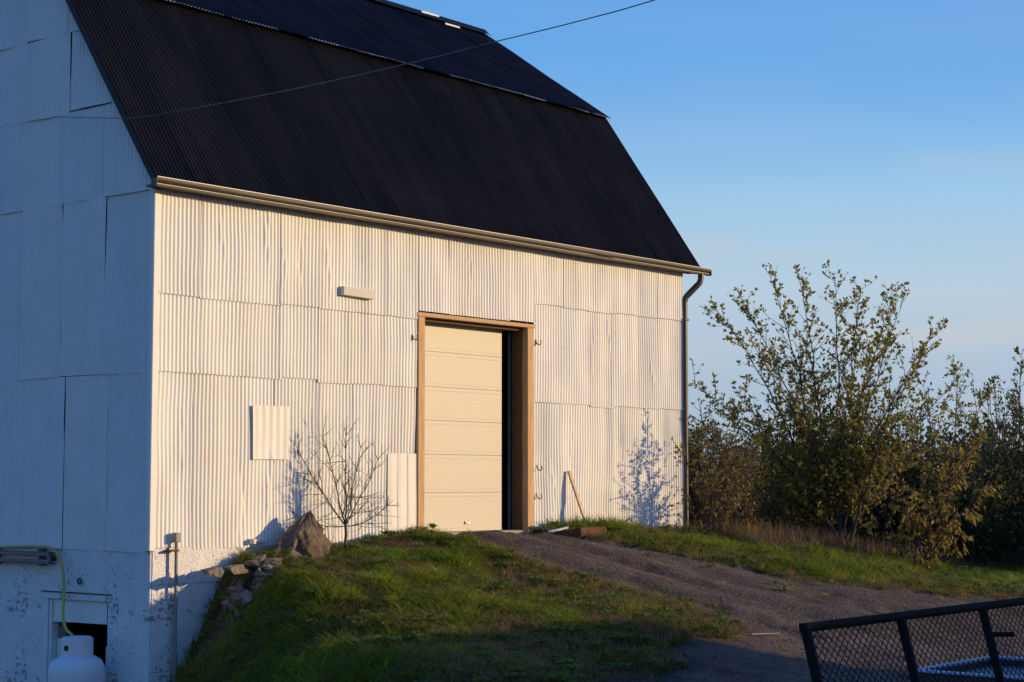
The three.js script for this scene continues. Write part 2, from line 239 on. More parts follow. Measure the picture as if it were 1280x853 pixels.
{ // sheets of the long wall
  let k = 0;
  const creases = [[1.95, 6.05, 0.5, 0.035], [2.28, 5.6, 0.35, 0.03], [2.62, 5.75, 0.45, -0.03], [3.2, 5.7, 0.5, 0.03], [1.1, 5.9, 0.4, 0.025], [2.05, 2.5, 0.6, 0.04], [1.55, 2.2, 0.7, -0.03], [2.9, 3.3, 0.6, 0.02], [9.1, 3.1, 0.7, 0.03], [9.7, 4.8, 0.6, 0.025], [10.6, 2.6, 0.8, -0.03], [11.55, 4.5, 0.35, 0.06], [8.6, 2.4, 0.6, 0.03], [10.2, 5.2, 0.5, 0.03], [6.4, 5.9, 0.4, 0.02], [0.5, 3.0, 0.8, 0.02]];
  const crumple = (x, y) => { let z = 0; for (const [cx, cy, l, d] of creases) { const f = (y - cy) / l; if (Math.abs(f) < 1) { const xx = x - cx - 0.05 * Math.sin(f * 4 + cx * 9); z += 0.5 * d * Math.exp(-Math.abs(xx) / 0.035) * (1 - f * f); } } return z; };
  const put = (x0, x1, y0, y1, z, o = {}) => { const g = sheet(x0, x1, y0, y1, { seed: 10 + k * 13, uo: hash(k, 3) * 3, vo: hash(k, 5) * 3, dent: crumple, ...o }); const m = part('wall_sheet', g, o.m || wallMats[(k * 7 + (k >> 2)) % 4], barn); m.position.z = z; m.rotation.z = 0.002 * (hash(k, 11) - 0.5); k++; return m; };
  const cols = (a, b, n, y0, y1, z, o) => { const e = []; for (let i = 0; i <= n; i++) e.push(lerp(a, b, i / n) + (i > 0 && i < n ? (hash(i + n * 9, Math.round(y0 * 10)) - 0.5) * 0.16 : 0)); for (let i = 0; i < n; i++) { const j = (hash(i, Math.round(y0 * 7), 4) - 0.5) * 0.035; put(e[i], e[i + 1] + (i < n - 1 ? 0.05 : 0), y0 + j, y1 + 0.05, z + 0.0015 * (i % 2), o); } };
  cols(0.0, 5.16, 7, 1.63, 4.0, 0.050, { warp: 1.25, rows: 26 });
  cols(0.0, 5.16, 7, 4.0, 5.05, 0.064, { rows: 14 });
  cols(0.0, 5.16, 7, 5.05, EAVE + 0.02, 0.078, { rows: 18 });
  cols(5.16, 8.06, 4, 5.185, EAVE + 0.02, 0.078, { rows: 18 });
  cols(8.06, LEN, 6, 1.5, 3.86, 0.050, { warp: 1.5, rows: 26 });
  cols(8.06, LEN, 6, 3.86, 5.52, 0.064, { rows: 18 });
  cols(8.06, LEN, 6, 5.52, EAVE + 0.02, 0.078, { rows: 14 });
  // patch panel and the smooth sheets beside the door
  put(1.71, 2.42, 2.84, 3.6, 0.076, { pitch: 0.14, depth: 0.012, warp: 0.9, lift: 0.012, rows: 12, m: wallMats[3] });
  for (let i = 0; i < 3; i++) put(4.5 + i * 0.22, 4.735 + i * 0.22, 1.68 + 0.01 * i, 2.96, 0.074 + 0.003 * i, { pitch: 0.2, depth: 0.009, warp: 0.9, rows: 10, m: wallMats[3] });
  // board nailed on, small bracket, hooks
  const bd = part('wall_board', box(0, 0.66, 0, 0.13, 0, 0.09, 0.006), mat(0.72, 0.69, 0.62, { map: paintTex }), barn); bd.position.set(3.42, 5.29, 0.08); bd.rotation.z = -0.03;
  const bk = part('wall_bracket', [box(0, 0.05, 0, 0.07, 0, 0.1), box(0.05, 0.29, 0.012, 0.06, 0, 0.05)], mat(0.62, 0.58, 0.5), barn); bk.position.set(1.68, 1.665, 0.07);
  for (const [x, y] of [[5.03, 4.75], [8.12, 4.86], [8.13, 2.28], [8.14, 2.75]]) { const h = part('hook', tube([V(0, 0.06, 0), V(0, 0, 0.01), V(0.005, -0.02, 0.04), V(0.03, -0.03, 0.06), V(0.055, 0, 0.06), V(0.055, 0.05, 0.05)], 0.009, 20, 6), rusty, barn); h.position.set(x, y, 0.07); }
}
// gable profile
const RK = [[0.25, 6.6], [-1.95, 9.75], [-5.1, 11.9]];
const roofY = z => { const q = z < -WID / 2 ? -WID - z : z; return curve([[-5.1, 11.9], [-1.95, 9.75], [0.25, 6.6]], q); };
{ // sheets of the near gable, in barn z; built along -z and turned to face the yard
  let k = 300; const rows = [[1.6, 3.98, 0.0], [3.982, 6.43, 0.008], [6.432, 7.72, 0.016], [7.722, 8.86, 0.024], [8.862, 12, 0.032]];
  for (const [y0, y1, off] of rows) {
    const n = 11, sh = hash(Math.round(y0 * 10), 2) * 0.3;
    for (let i = 0; i < n; i++) {
      let a = -WID + i * 0.94 - sh, b = a + 0.936; a = Math.max(a, -WID); b = Math.min(b, 0.0); if (i === n - 1) b = 0; if (b - a < 0.05) continue;
      const rt = z => Math.min(y1 + 0.006, roofY(z) - 0.12); let bb = y0 + (hash(i, k) - 0.5) * 0.03;
      // leave out what lies wholly above the roof line, cut sides where it slopes
      while (b - a > 0.05 && rt(b) < bb + 0.004) b -= 0.01;
      while (b - a > 0.05 && rt(a) < bb + 0.004) a += 0.01;
      if (b - a < 0.08) continue;
      const g = sheet(a, b, bb, rt, { seed: k * 5, pitch: 0.078, depth: 0.026, rows: 18, lift: 0.007, warp: 1.1, uo: hash(k, 8) * 3, vo: hash(k, 9) * 3, wall: 40 + k });
      g.rotateY(-Math.PI / 2);          // x -> z, outward -> -x
      const m = part('gable_sheet', g, wallMats[(k * 3 + (k >> 2)) % 2 ? 0 : 2], barn); m.position.x = -0.045 - off; k++;
    }
  }
  // the far gable and the back wall close the barn
  const far = new THREE.Shape([new THREE.Vector2(0, 1.5), new THREE.Vector2(-WID, 1.5), new THREE.Vector2(-WID, 6.5), new THREE.Vector2(-WID + 1.95, 9.6), new THREE.Vector2(-5.1, 11.75), new THREE.Vector2(-1.95, 9.6), new THREE.Vector2(0, 6.5)]);
  for (const [name, x] of [['far_gable_wall', LEN - 0.06], ['gable_boarding', 0.02]]) { const g = new THREE.ExtrudeGeometry(far, { depth: 0.05, bevelEnabled: false }); g.rotateY(-Math.PI / 2); const m = part(name, g, name === 'gable_boarding' ? darkWood : wallMat, barn); m.position.x = x + 0.05; }
  part('back_wall', box(0.08, LEN - 0.12, SILL - 0.04, EAVE + 0.1, -WID, -WID + 0.05), wallMat, barn);
  // dark boarding behind the front sheets, open at the door
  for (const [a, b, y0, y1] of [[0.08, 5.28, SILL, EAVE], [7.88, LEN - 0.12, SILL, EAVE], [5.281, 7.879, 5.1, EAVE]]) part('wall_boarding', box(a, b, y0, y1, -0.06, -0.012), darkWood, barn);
  for (let i = 0; i < 1; i++) part('corner_trim', box(-0.1, 0.012, 1.61, 6.44, -0.02, 0.09, 0.012), wallMats[0], barn);
}
{ // roof
  const X0 = -0.24, X1 = 12.84, n = 19, seg = [[V(0, 6.6, 0.25), V(0, 9.75, -1.95)], [V(0, 9.72, -1.9), V(0, 11.9, -5.1)]];
  let k = 0;
  for (const back of [0, 1]) for (let q = 0; q < 2; q++) {
    const [a, b] = seg[q], len = a.distanceTo(b), up = b.clone().sub(a).normalize();
    const over = q === 1 ? 0.09 : 0.05;
    for (let i = 0; i < n; i++) {
      const x0 = lerp(X0, X1, i / n), x1 = lerp(X0, X1, (i + 1) / n) + (i < n - 1 ? 0.04 : 0);
      const g = sheet(x0, x1, -over + 0.02 * (hash(i, 70 + q) - 0.5), len, { pitch: 0.0687, depth: 0.024, seed: 700 + k * 3 + back * 99, rows: back ? 3 : 12, per: back ? 4 : 7, warp: 0.6, wall: 20 + q, lift: 0.0015, uo: hash(k, 4) * 3, vo: hash(k, 6) * 3 });
      const bx = V(1, 0, 0), by = up.clone(), bz = bx.clone().cross(by), M = new THREE.Matrix4().makeBasis(bx, by, bz); g.applyMatrix4(M); g.translate(0, a.y, a.z); const off = (q ? 0.03 : 0) + 0.0012 * (i % 2); g.translate(0, bz.y * off, bz.z * off);
      if (back) { g.rotateY(Math.PI); g.translate(X0 + X1, 0, -WID); }
      part('roof_sheet', g, roofMats[(k * 5 + (k >> 1)) % 3], barn); k++;
    }
  }
  const edgeMat = mat(0.5, 0.48, 0.45, { roughness: 0.5 });
  // bare ends of the upper sheets along the break, and the ridge cap
  { const [a, b] = seg[1], up = b.clone().sub(a).normalize();
    for (let i = 0; i < n; i++) { const x0 = lerp(X0, X1, i / n), x1 = lerp(X0, X1, (i + 1) / n); const g = sheet(x0, x1, -0.112, -0.088, { pitch: 0.0687, depth: 0.018, seed: 900 + i, rows: 1, warp: 0.5 }); g.applyMatrix4(new THREE.Matrix4().makeBasis(V(1, 0, 0), up, V(1, 0, 0).cross(up))); g.translate(0, a.y + 0.028, a.z + 0.02); part('sheet_edge', g, i % 5 === 1 ? roofMats[0] : edgeMat, barn); } }
  for (let i = 0; i < 8; i++) { const g = new THREE.BufferGeometry(), x0 = lerp(X0, X1, i / 8), x1 = lerp(X0, X1, (i + 1) / 8) + 0.03, P = [], I = []; for (const [zz, yy] of [[0.26, -0.11], [0.14, -0.04], [0.05, 0.055], [-0.05, 0.055], [-0.14, -0.04], [-0.26, -0.11]]) P.push(x0, 11.93 + yy, -5.1 + zz, x1, 11.93 + yy, -5.1 + zz); for (let q = 0; q < 5; q++) { const a = q * 2; I.push(a, a + 1, a + 2, a + 1, a + 3, a + 2); } g.setAttribute('position', new THREE.Float32BufferAttribute(P, 3)); g.setAttribute('uv', new THREE.Float32BufferAttribute(P.map((v, i2) => v).filter((v, i2) => i2 % 3 !== 2), 2)); g.setIndex(I); g.computeVertexNormals(); const m = part('ridge_cap', g, roofMats[0], barn); m.position.y = 0.006 * (i % 2); }
  // ridge flashings bent up and bare
  for (const [x, z, y, l, r] of [[11.45, -4.72, 11.74, 0.46, 0.55], [11.0, -4.92, 11.92, 0.54, 0.6], [12.3, -5.0, 11.9, 0.52, 0.45], [8.6, -4.98, 11.94, 0.38, 0.4]]) { const m = part('loose_flashing', box(-l / 2, l / 2, -0.005, 0.005, -0.02, 0.02, 0.002), mat(0.62, 0.6, 0.56, { roughness: 0.5 }), barn); m.position.set(x, y, z); m.rotation.set(r + 0.75, 0.03, -0.02); }
  // fascia, soffit, rake boards
  part('fascia', box(-0.2, 12.8, 6.435, 6.56, 0.2, 0.232), darkWood, barn);
  part('soffit', box(-0.2, 12.8, 6.45, 6.48, 0.03, 0.2), mat(0.4, 0.36, 0.33, { map: woodTex }), barn);
  const rk = (a, b, x) => { const d = b.clone().sub(a), L = d.length(), g = new THREE.BoxGeometry(0.03, 0.1, L); g.rotateX(-Math.atan2(d.y, -d.z) * -1); g.translate(x, (a.y + b.y) / 2, (a.z + b.z) / 2); const nrm = V(0, -d.z, d.y).normalize(); if (nrm.y < 0) nrm.negate(); g.translate(0, -0.08 * nrm.y, -0.08 * nrm.z); part('rake_board', g, black, barn); };
  rk(seg[0][0], seg[0][1], -0.19); rk(seg[0][1], seg[1][1], -0.19); rk(seg[0][0], seg[0][1], 12.84); rk(seg[0][1], seg[1][1], 12.84);
  // moulded gutter and its downspout at the far corner
  const gp = [[0.005, 0.0], [0.005, 0.11], [0.012, 0.11], [0.012, 0.008], [0.075, 0.008], [0.082, 0.04], [0.105, 0.062], [0.108, 0.085], [0.108, 0.115], [0.124, 0.118], [0.126, 0.085], [0.118, 0.06], [0.092, 0.035], [0.086, 0.0]];
  const gs = new THREE.Shape(gp.map(([x, y]) => new THREE.Vector2(x, y)));
  const gg = new THREE.ExtrudeGeometry(gs, { depth: 13.38, bevelEnabled: false, steps: 40 }); gg.rotateY(Math.PI / 2); gg.scale(1, 1, -1);
  { const p = gg.attributes.position; for (let i = 0; i < p.count; i++) { const x = p.getX(i); p.setY(i, p.getY(i) + 0.012 * noise2(x * 0.6, 1, 5) + 0.004 * noise2(x * 2.2, 4, 6)); p.setZ(i, p.getZ(i) + 0.006 * noise2(x * 0.8, 7, 5)); } }
  const gm = part('gutter', toCreasedNormals(gg, 0.6), bronze, barn); gm.position.set(-0.28, 6.425, 0.235);
  part('gutter_lip', box(-0.28, 13.1, 6.543, 6.553, 0.35, 0.366, 0.003), creamTrim, barn); part('gutter_bead', box(-0.28, 13.1, 6.457, 6.462, 0.322, 0.333, 0.001), creamTrim, barn);
  const gend = part('gutter_end_cap', box(13.1, 13.106, 6.425, 6.54, 0.24, 0.36), bronze, barn); gend.position.x = 0;
  part('gutter_end_cap', box(-0.286, -0.281, 6.425, 6.54, 0.24, 0.36), darkBrown, barn);
  const dp = [V(12.84, 6.44, 0.29), V(12.84, 6.34, 0.29), V(12.82, 6.27, 0.275), V(12.6, 5.99, 0.1), V(12.585, 5.92, 0.085), V(12.585, 5.6, 0.08), V(12.585, 3.6, 0.08), V(12.585, 1.5, 0.08)];
  const path = new THREE.CurvePath(); for (let i = 0; i < dp.length - 1; i++) path.add(new THREE.LineCurve3(dp[i], dp[i + 1]));
  part('downspout', new THREE.TubeGeometry(path, 60, 0.058, 10, false), darkBrown, barn);
  for (const y of [5.55, 3.7, 2.2]) part('downspout_strap', box(12.515, 12.655, y, y + 0.04, 0.01, 0.15, 0.01), darkBrown, barn);
  // white corner board at the far end, catching the sun beside the pipe
  part('corner_trim', box(LEN + 0.005, LEN + 0.04, 1.5, 6.4, -0.07, 0.02, 0.006), wallMats[2], barn);
}
{ // doorway: pine frame, sectional door set back, dark gap and steel track at its right
  const y0 = 1.72, yT = 5.2;
  part('door_frame', box(5.15, 5.30, y0 - 0.05, yT - 0.1, -0.02, 0.1, 0.006), pine, barn);
  part('door_frame', box(7.86, 8.03, y0 - 0.05, yT - 0.1, -0.02, 0.1, 0.006), pine, barn);
  part('door_header', box(5.13, 8.05, yT - 0.098, yT - 0.035, -0.02, 0.104, 0.006), pine, barn);
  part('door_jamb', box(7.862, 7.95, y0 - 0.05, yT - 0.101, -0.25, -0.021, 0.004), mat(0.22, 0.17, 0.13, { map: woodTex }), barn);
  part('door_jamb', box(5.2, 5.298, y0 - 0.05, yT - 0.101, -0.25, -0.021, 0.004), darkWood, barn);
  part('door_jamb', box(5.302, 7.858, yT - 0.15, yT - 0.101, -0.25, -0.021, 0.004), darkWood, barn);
  const door = new THREE.Group(); door.name = 'overhead_door'; barn.add(door);
  const cream = mat(0.50, 0.455, 0.365, { roughness: 0.55, bumpMap: texture(512, (x, y) => 0.5 + 0.35 * pnoise(x * 16, y * 128, 128, 3) + 0.25 * tf(x, y, 48, 9, 3), false), bumpScale: 0.0012 });
  const hs = [1.735, 2.36, 2.965, 3.505, 4.04, 4.6, 5.16];
  for (let i = 0; i < 6; i++) {
    const ya = hs[i] + 0.0012, yb = hs[i + 1] - 0.0012;
    const pl = part('door_panel', box(5.32, 7.56, ya, yb, -0.262, -0.215, 0.004), cream, door);
    part('rib', box(5.322, 7.558, yb - 0.062, yb - 0.052, -0.216, -0.2105, 0.002), cream, pl);
    part('rib', box(5.322, 7.558, ya + 0.05, ya + 0.058, -0.216, -0.2115, 0.002), cream, pl);
  }
  part('bottom_seal', box(5.32, 7.56, 1.70, 1.738, -0.26, -0.205), black, door);
  part('lift_handle', [box(6.62, 6.72, 1.86, 1.885, -0.214, -0.18), box(6.62, 6.64, 1.84, 1.9, -0.214, -0.2), box(6.7, 6.72, 1.84, 1.9, -0.214, -0.2)], zinc, door);
  part('door_track', box(7.815, 7.835, 1.70, 5.1, -0.30, -0.25, 0.004), mat(0.16, 0.17, 0.19, { metalness: 0.4, roughness: 0.5 }), barn);
  part('threshold', box(5.16, 8.02, 1.55, 1.735, -0.34, 0.05, 0.01), mat(0.3, 0.27, 0.22), barn);
}
finish(barn);

// ---------- things round the barn ----------
{ // standpipe against the foundation
  const p = bw(0.33, 0, 0.13), t = thing('standpipe', 'thin grey pipe with small square box standing against white foundation', 'pipe', p, PHI);
  const gm = mat(0.22, 0.21, 0.2, { roughness: 0.6 });
  part('pipe', bar(V(0, -0.6, 0), V(0, 1.74, 0), 0.024, 0.024, 10), gm, t); part('box', box(-0.045, 0.045, 1.72, 1.85, -0.05, 0.04, 0.01), gm, t);
  part('clamp', box(-0.14, 0.03, 1.60, 1.625, -0.09, 0.03), rusty, t);
}
{ // propane tank
  const p = bw(-0.5, 0, -0.86); p.y = height(p.x, p.z) ; const gy = -1.12; p.y = gy;
  const t = thing('propane_tank', 'upright white propane tank with valve collar beside the gable foundation', 'gas tank', p, PHI);
  const m = mat(0.62, 0.62, 0.62, { roughness: 0.45 });
  const pr = [[0, 0.06], [0.26, 0.07], [0.355, 0.13], [0.375, 0.22], [0.375, 1.12], [0.365, 1.2], [0.32, 1.29], [0.22, 1.35], [0, 1.38]];
  part('body', new THREE.LatheGeometry(pr.map(([x, y]) => new THREE.Vector2(x, y)), 48), m, t);
  part('foot_ring', new THREE.CylinderGeometry(0.28, 0.28, 0.14, 32, 1, true).translate(0, 0.06, 0), m, t);
  const cp = [[0.2, 1.33], [0.2, 1.565], [0.185, 1.58], [0.195, 1.59], [0.208, 1.57], [0.208, 1.33]];
  part('collar', new THREE.LatheGeometry(cp.map(([x, y]) => new THREE.Vector2(x, y)), 40, Math.PI * 0.62, Math.PI * 1.7), m, t);
  part('collar_cap', new THREE.LatheGeometry([[0, 1.6], [0.17, 1.6], [0.2, 1.585]].map(([x, y]) => new THREE.Vector2(x, y)), 40), m, t);
  const holeDir = V(-0.62, 0, 0.79).applyAxisAngle(V(0, 1, 0), -PHI);
  const hl = part('valve_opening', new THREE.CylinderGeometry(0.038, 0.038, 0.012, 20).rotateX(Math.PI / 2), black, t); const dirToEye = EYE.clone().sub(p).setY(0).normalize().applyAxisAngle(V(0, 1, 0), -PHI); const hd = dirToEye.clone().applyAxisAngle(V(0, 1, 0), -0.75); hl.position.set(hd.x * 0.207, 1.46, hd.z * 0.207); hl.rotation.y = Math.atan2(hd.x, hd.z);
  part('valve', [bar(V(0, 1.37, 0), V(0, 1.5, 0), 0.03, 0.025, 10)], zinc, t);
  // yellow hose from the wall bracket over to the tank
  const a = [[-0.1, 1.60, -3.9], [-0.12, 1.60, -3.1], [-0.13, 1.625, -2.3], [-0.13, 1.6, -1.95], [-0.16, 1.47, -1.72], [-0.2, 1.2, -1.58], [-0.22, 0.95, -1.54], [-0.26, 0.72, -1.5], [-0.32, 0.55, -1.35], [-0.42, 0.47, -1.05]].map(([u, y, s]) => bw(u, y, s));
  const h = part('gas_hose', tube(a, 0.02, 90, 8), mat(0.42, 0.36, 0.05, { roughness: 0.5 }), scene); tag(h, 'yellow hose hanging in a curve from wall rail down to tank', 'hose');
  // metal rail unit on the wall
  const r = thing('wall_rail', 'long dark metal rail fixed to gable foundation under yellow hose', 'rail', bw(0, 0, 0), PHI);
  const dm = mat(0.16, 0.15, 0.16, { roughness: 0.5, metalness: 0.4 });
  part('channel', [box(-0.16, -0.05, 1.39, 1.41, -4.6, -1.98), box(-0.16, -0.145, 1.41, 1.45, -4.6, -1.98), box(-0.16, -0.145, 1.50, 1.54, -4.6, -1.98), box(-0.16, -0.05, 1.54, 1.555, -4.6, -1.98)], dm, r);
  for (const z of [-3.3, -2.25, -4.3]) part('bracket', box(-0.165, -0.035, 1.36, 1.59, z, z + 0.05), dm, r);
  part('end_plug', box(-0.14, -0.06, 1.43, 1.5, -1.985, -1.93, 0.015), black, r);
  const e = part('wall_eyelet', new THREE.TorusGeometry(0.035, 0.012, 8, 20), rusty, scene); e.position.copy(bw(-0.06, 1.17, -1.42)); e.rotation.y = PHI + Math.PI / 2; tag(e, 'small rusty ring fixed on the gable foundation above window', 'ring');
}
// stones
function stone(r, sx, sy, sz, seed, rough = 0.42) {
  const q = rng(seed), pts = []; for (let i = 0; i < 18; i++) { const v = V(q() * 2 - 1, q() * 2 - 1, q() * 2 - 1).normalize(); const m = Math.max(Math.abs(v.x), Math.abs(v.y), Math.abs(v.z)); v.multiplyScalar((1 / Math.pow(m, 0.65)) * (1 - rough * q())); pts.push(V(v.x * sx * r, v.y * sy * r, v.z * sz * r)); }
  const g = new ConvexGeometry(pts), p = g.attributes.position, uv = new Float32Array(p.count * 2); for (let i = 0; i < p.count; i++) { uv[2 * i] = p.getX(i) + p.getZ(i) * 0.7; uv[2 * i + 1] = p.getY(i) + p.getZ(i) * 0.3; } g.setAttribute('uv', new THREE.BufferAttribute(uv, 2)); return g;
}
const rockTex = texture(512, (x, y) => { const v = 0.2 + 0.18 * tf(x, y, 6, 5, 5), m = sstep(0, 0.4, tf(x, y, 4, 15, 3)); return [v * lerp(1.05, 0.8, m), v * lerp(0.9, 0.75, m), v * lerp(0.72, 0.5, m)]; });
const rockBump = texture(512, (x, y) => 0.5 + 0.5 * tf(x, y, 8, 5, 5), false);
const rockMat = mat(0.7, 0.64, 0.58, { map: rockTex, bumpMap: rockBump, bumpScale: 0.04, roughness: 1 });
const earthMat = mat(0.45, 0.36, 0.28, { map: rockTex, bumpMap: rockBump, bumpScale: 0.05, roughness: 1 });
{
  const t = thing('rubble_wall', 'broken pile of pale flat stones at the end of the grassy bank', 'stone pile', bw(0.9, 0, 0.45), PHI);
  const q = rng(77);
  let n = 0; const lay = (u, s, dy, r, a, b, c, tilt = 0.3) => { const m = part('stone', stone(r, a, b, c, 500 + n * 7), n % 3 === 2 ? earthMat : rockMat, t), y = hus(u, s) + dy; n++; m.position.set(u - 0.9, y, s - 0.45); m.rotation.set((q() - 0.5) * tilt, q() * 0.7, (q() - 0.5) * tilt); };
  for (const [u, s, y] of [[0.62, 0.55, 1.33], [0.95, 0.6, 1.36], [1.28, 0.6, 1.4], [1.6, 0.62, 1.42]]) lay(u, s, y - hus(u, s), 0.19, 1.25, 0.42, 0.9, 0.14);
  for (let i = 0; i < 44; i++) { const u = 0.62 + 0.95 * q(), s = 0.45 + 0.55 * q(), h = hus(u, s); if (h < 0.72) continue; lay(u, s, 0.02 + 0.1 * q(), 0.05 + 0.15 * q() * q(), 1.3, 0.75, 1, 1.4); }
}
{ // peaked heap of earth and rock against the wall
  const P = [], U = [], I = [], nr = 44, na = 80, H = 0.78;
  for (let j = 0; j <= nr; j++) for (let i = 0; i <= na; i++) { const h = j / nr, a = (i % na) / na * Math.PI * 2; let r = 0.62 * Math.pow(1 - h, 0.8) + 0.035; r *= 1 + 0.34 * fbm(Math.cos(a) * 1.6 + 4, Math.sin(a) * 1.6 + h * 2.2, 4, 31) - 0.3 * Math.abs(noise2(Math.cos(a) * 3 + 9, Math.sin(a) * 3 + h * 2.6, 33)) + 0.14 * noise2(Math.cos(a) * 8 + 9, Math.sin(a) * 8 + h * 9, 35) + 0.1; if (j === nr) r = 0.01; r *= 1 + 0.1 * noise2(a * 7, h * 16, 37) * (1 - h * 0.4); P.push(Math.cos(a) * r * 0.98 + 0.06 * noise2(h * 3, 2, 39) + 0.05 * h, h * H * (1 + 0.05 * noise2(a * 2, h * 3, 5)) - 0.08, Math.sin(a) * r * 0.62); U.push(i / na * 2.4, h); }
  for (let j = 0; j < nr; j++) for (let i = 0; i < na; i++) { const a = j * (na + 1) + i, b = a + 1, c = a + na + 1, d = c + 1; I.push(a, c, b, b, c, d); }
  const g = new THREE.BufferGeometry(); g.setAttribute('position', new THREE.Float32BufferAttribute(P, 3)); g.setAttribute('uv', new THREE.Float32BufferAttribute(U, 2)); g.setIndex(I); g.computeVertexNormals();
  const m = part('boulder', g, mat(0.6, 0.5, 0.41, { map: rockTex, bumpMap: rockBump, bumpScale: 0.06, roughness: 1 }), scene); m.position.copy(bw(2.46, 1.4, 0.42)); m.rotation.y = PHI; tag(m, 'peaked brown boulder leaning against white corrugated wall beside bare sapling', 'boulder');
}
// plank, timber, white pipe by the door
{
  const a = bw(9.1, hus(9.12, 0.42), 0.42), b = bw(8.97, 2.72, 0.105), d = b.clone().sub(a), t = part('plank', box(-0.045, 0.045, 0, d.length(), -0.016, 0.016, 0.004), greyWood, scene); t.position.copy(a); t.quaternion.setFromUnitVectors(V(0, 1, 0), d.clone().normalize()); t.quaternion.multiply(new THREE.Quaternion().setFromAxisAngle(V(0, 1, 0), PHI + 0.2)); tag(t, 'grey weathered plank leaning against the corrugated wall', 'plank');
  const tb = part('timber', box(0, 0.66, 0, 0.15, -0.09, 0.09, 0.012), mat(0.17, 0.1, 0.08, { map: woodTex }), scene); tb.position.copy(bw(8.3, hus(8.5, 0.75) - 0.04, 0.78)); tb.rotation.y = PHI - 0.08; tag(tb, 'short reddish brown timber block lying below the leaning plank', 'timber');
  const wp = part('plastic_pipe', bar(bw(8.0, hus(8.05, 0.5) + 0.03, 0.42), bw(8.36, hus(8.4, 0.55) + 0.07, 0.55), 0.025, 0.025, 10), mat(0.7, 0.68, 0.64, { roughness: 0.4 }), scene); tag(wp, 'white plastic pipe lying beside the door frame', 'pipe');
  const lg = part('timber', box(0, 1.35, 0, 0.1, -0.06, 0.06, 0.012), mat(0.5, 0.3, 0.2, { map: woodTex }), scene); tb.name = numbered('timber'); lg.name = numbered('timber'); lg.position.copy(bw(9.0, hus(9.2, 0.6) - 0.01, 0.62)); lg.rotation.set(0, PHI + 0.05, -0.06); tag(lg, 'long low reddish board lying in grass at wall foot', 'timber');
  for (const [u, s, l, r] of [[5.35, 5.95, 0.5, 0.3], [5.9, 6.6, 0.3, 1.2], [4.7, 5.0, 0.35, 0.9]]) { const p0 = bw(u, hus(u, s) + 0.03, s), st = part('stick', bar(p0, bw(u + l * Math.cos(r), hus(u + l * Math.cos(r), s + l * Math.sin(r)) + 0.03, s + l * Math.sin(r)), 0.009, 0.006, 6), mat(0.36, 0.3, 0.2), scene); st.name = numbered('stick'); tag(st, 'pale dry stick lying at the driveway edge', 'stick', 'dry sticks by the driveway'); }
}
{ // service cable to the gable
  const pts = [[-6.5, 7.68, -25.2], [-4.84, 7.2, -22.91], [-4.01, 7.06, -21.76], [-2.26, 6.8, -19.31], [-0.9, 6.64, -17.42], [-0.19, 6.57, -16.42], [0.56, 6.5, -15.39], [1.15, 6.46, -14.56], [3.2, 6.5, -11.7], [5.6, 6.75, -8.35], [8.0, 7.2, -5.0]].map(p => V(...p));
  const c = part('service_cable', tube(pts, 0.0052, 160, 6), mat(0.022, 0.026, 0.035, { roughness: 0.4 }), scene); tag(c, 'thin dark overhead cable crossing in front of the barn roof', 'cable');
  const p = thing('utility_pole', 'weathered wooden utility pole carrying the overhead cable', 'pole', V(8.05, height(8, -5), -4.95)); part('pole', new THREE.CylinderGeometry(0.11, 0.15, 8.4, 12).translate(0, 4, 0), darkWood, p); part('insulator', new THREE.CylinderGeometry(0.04, 0.05, 0.14, 12).translate(-0.13, 7.1, 0), zinc, p);
}

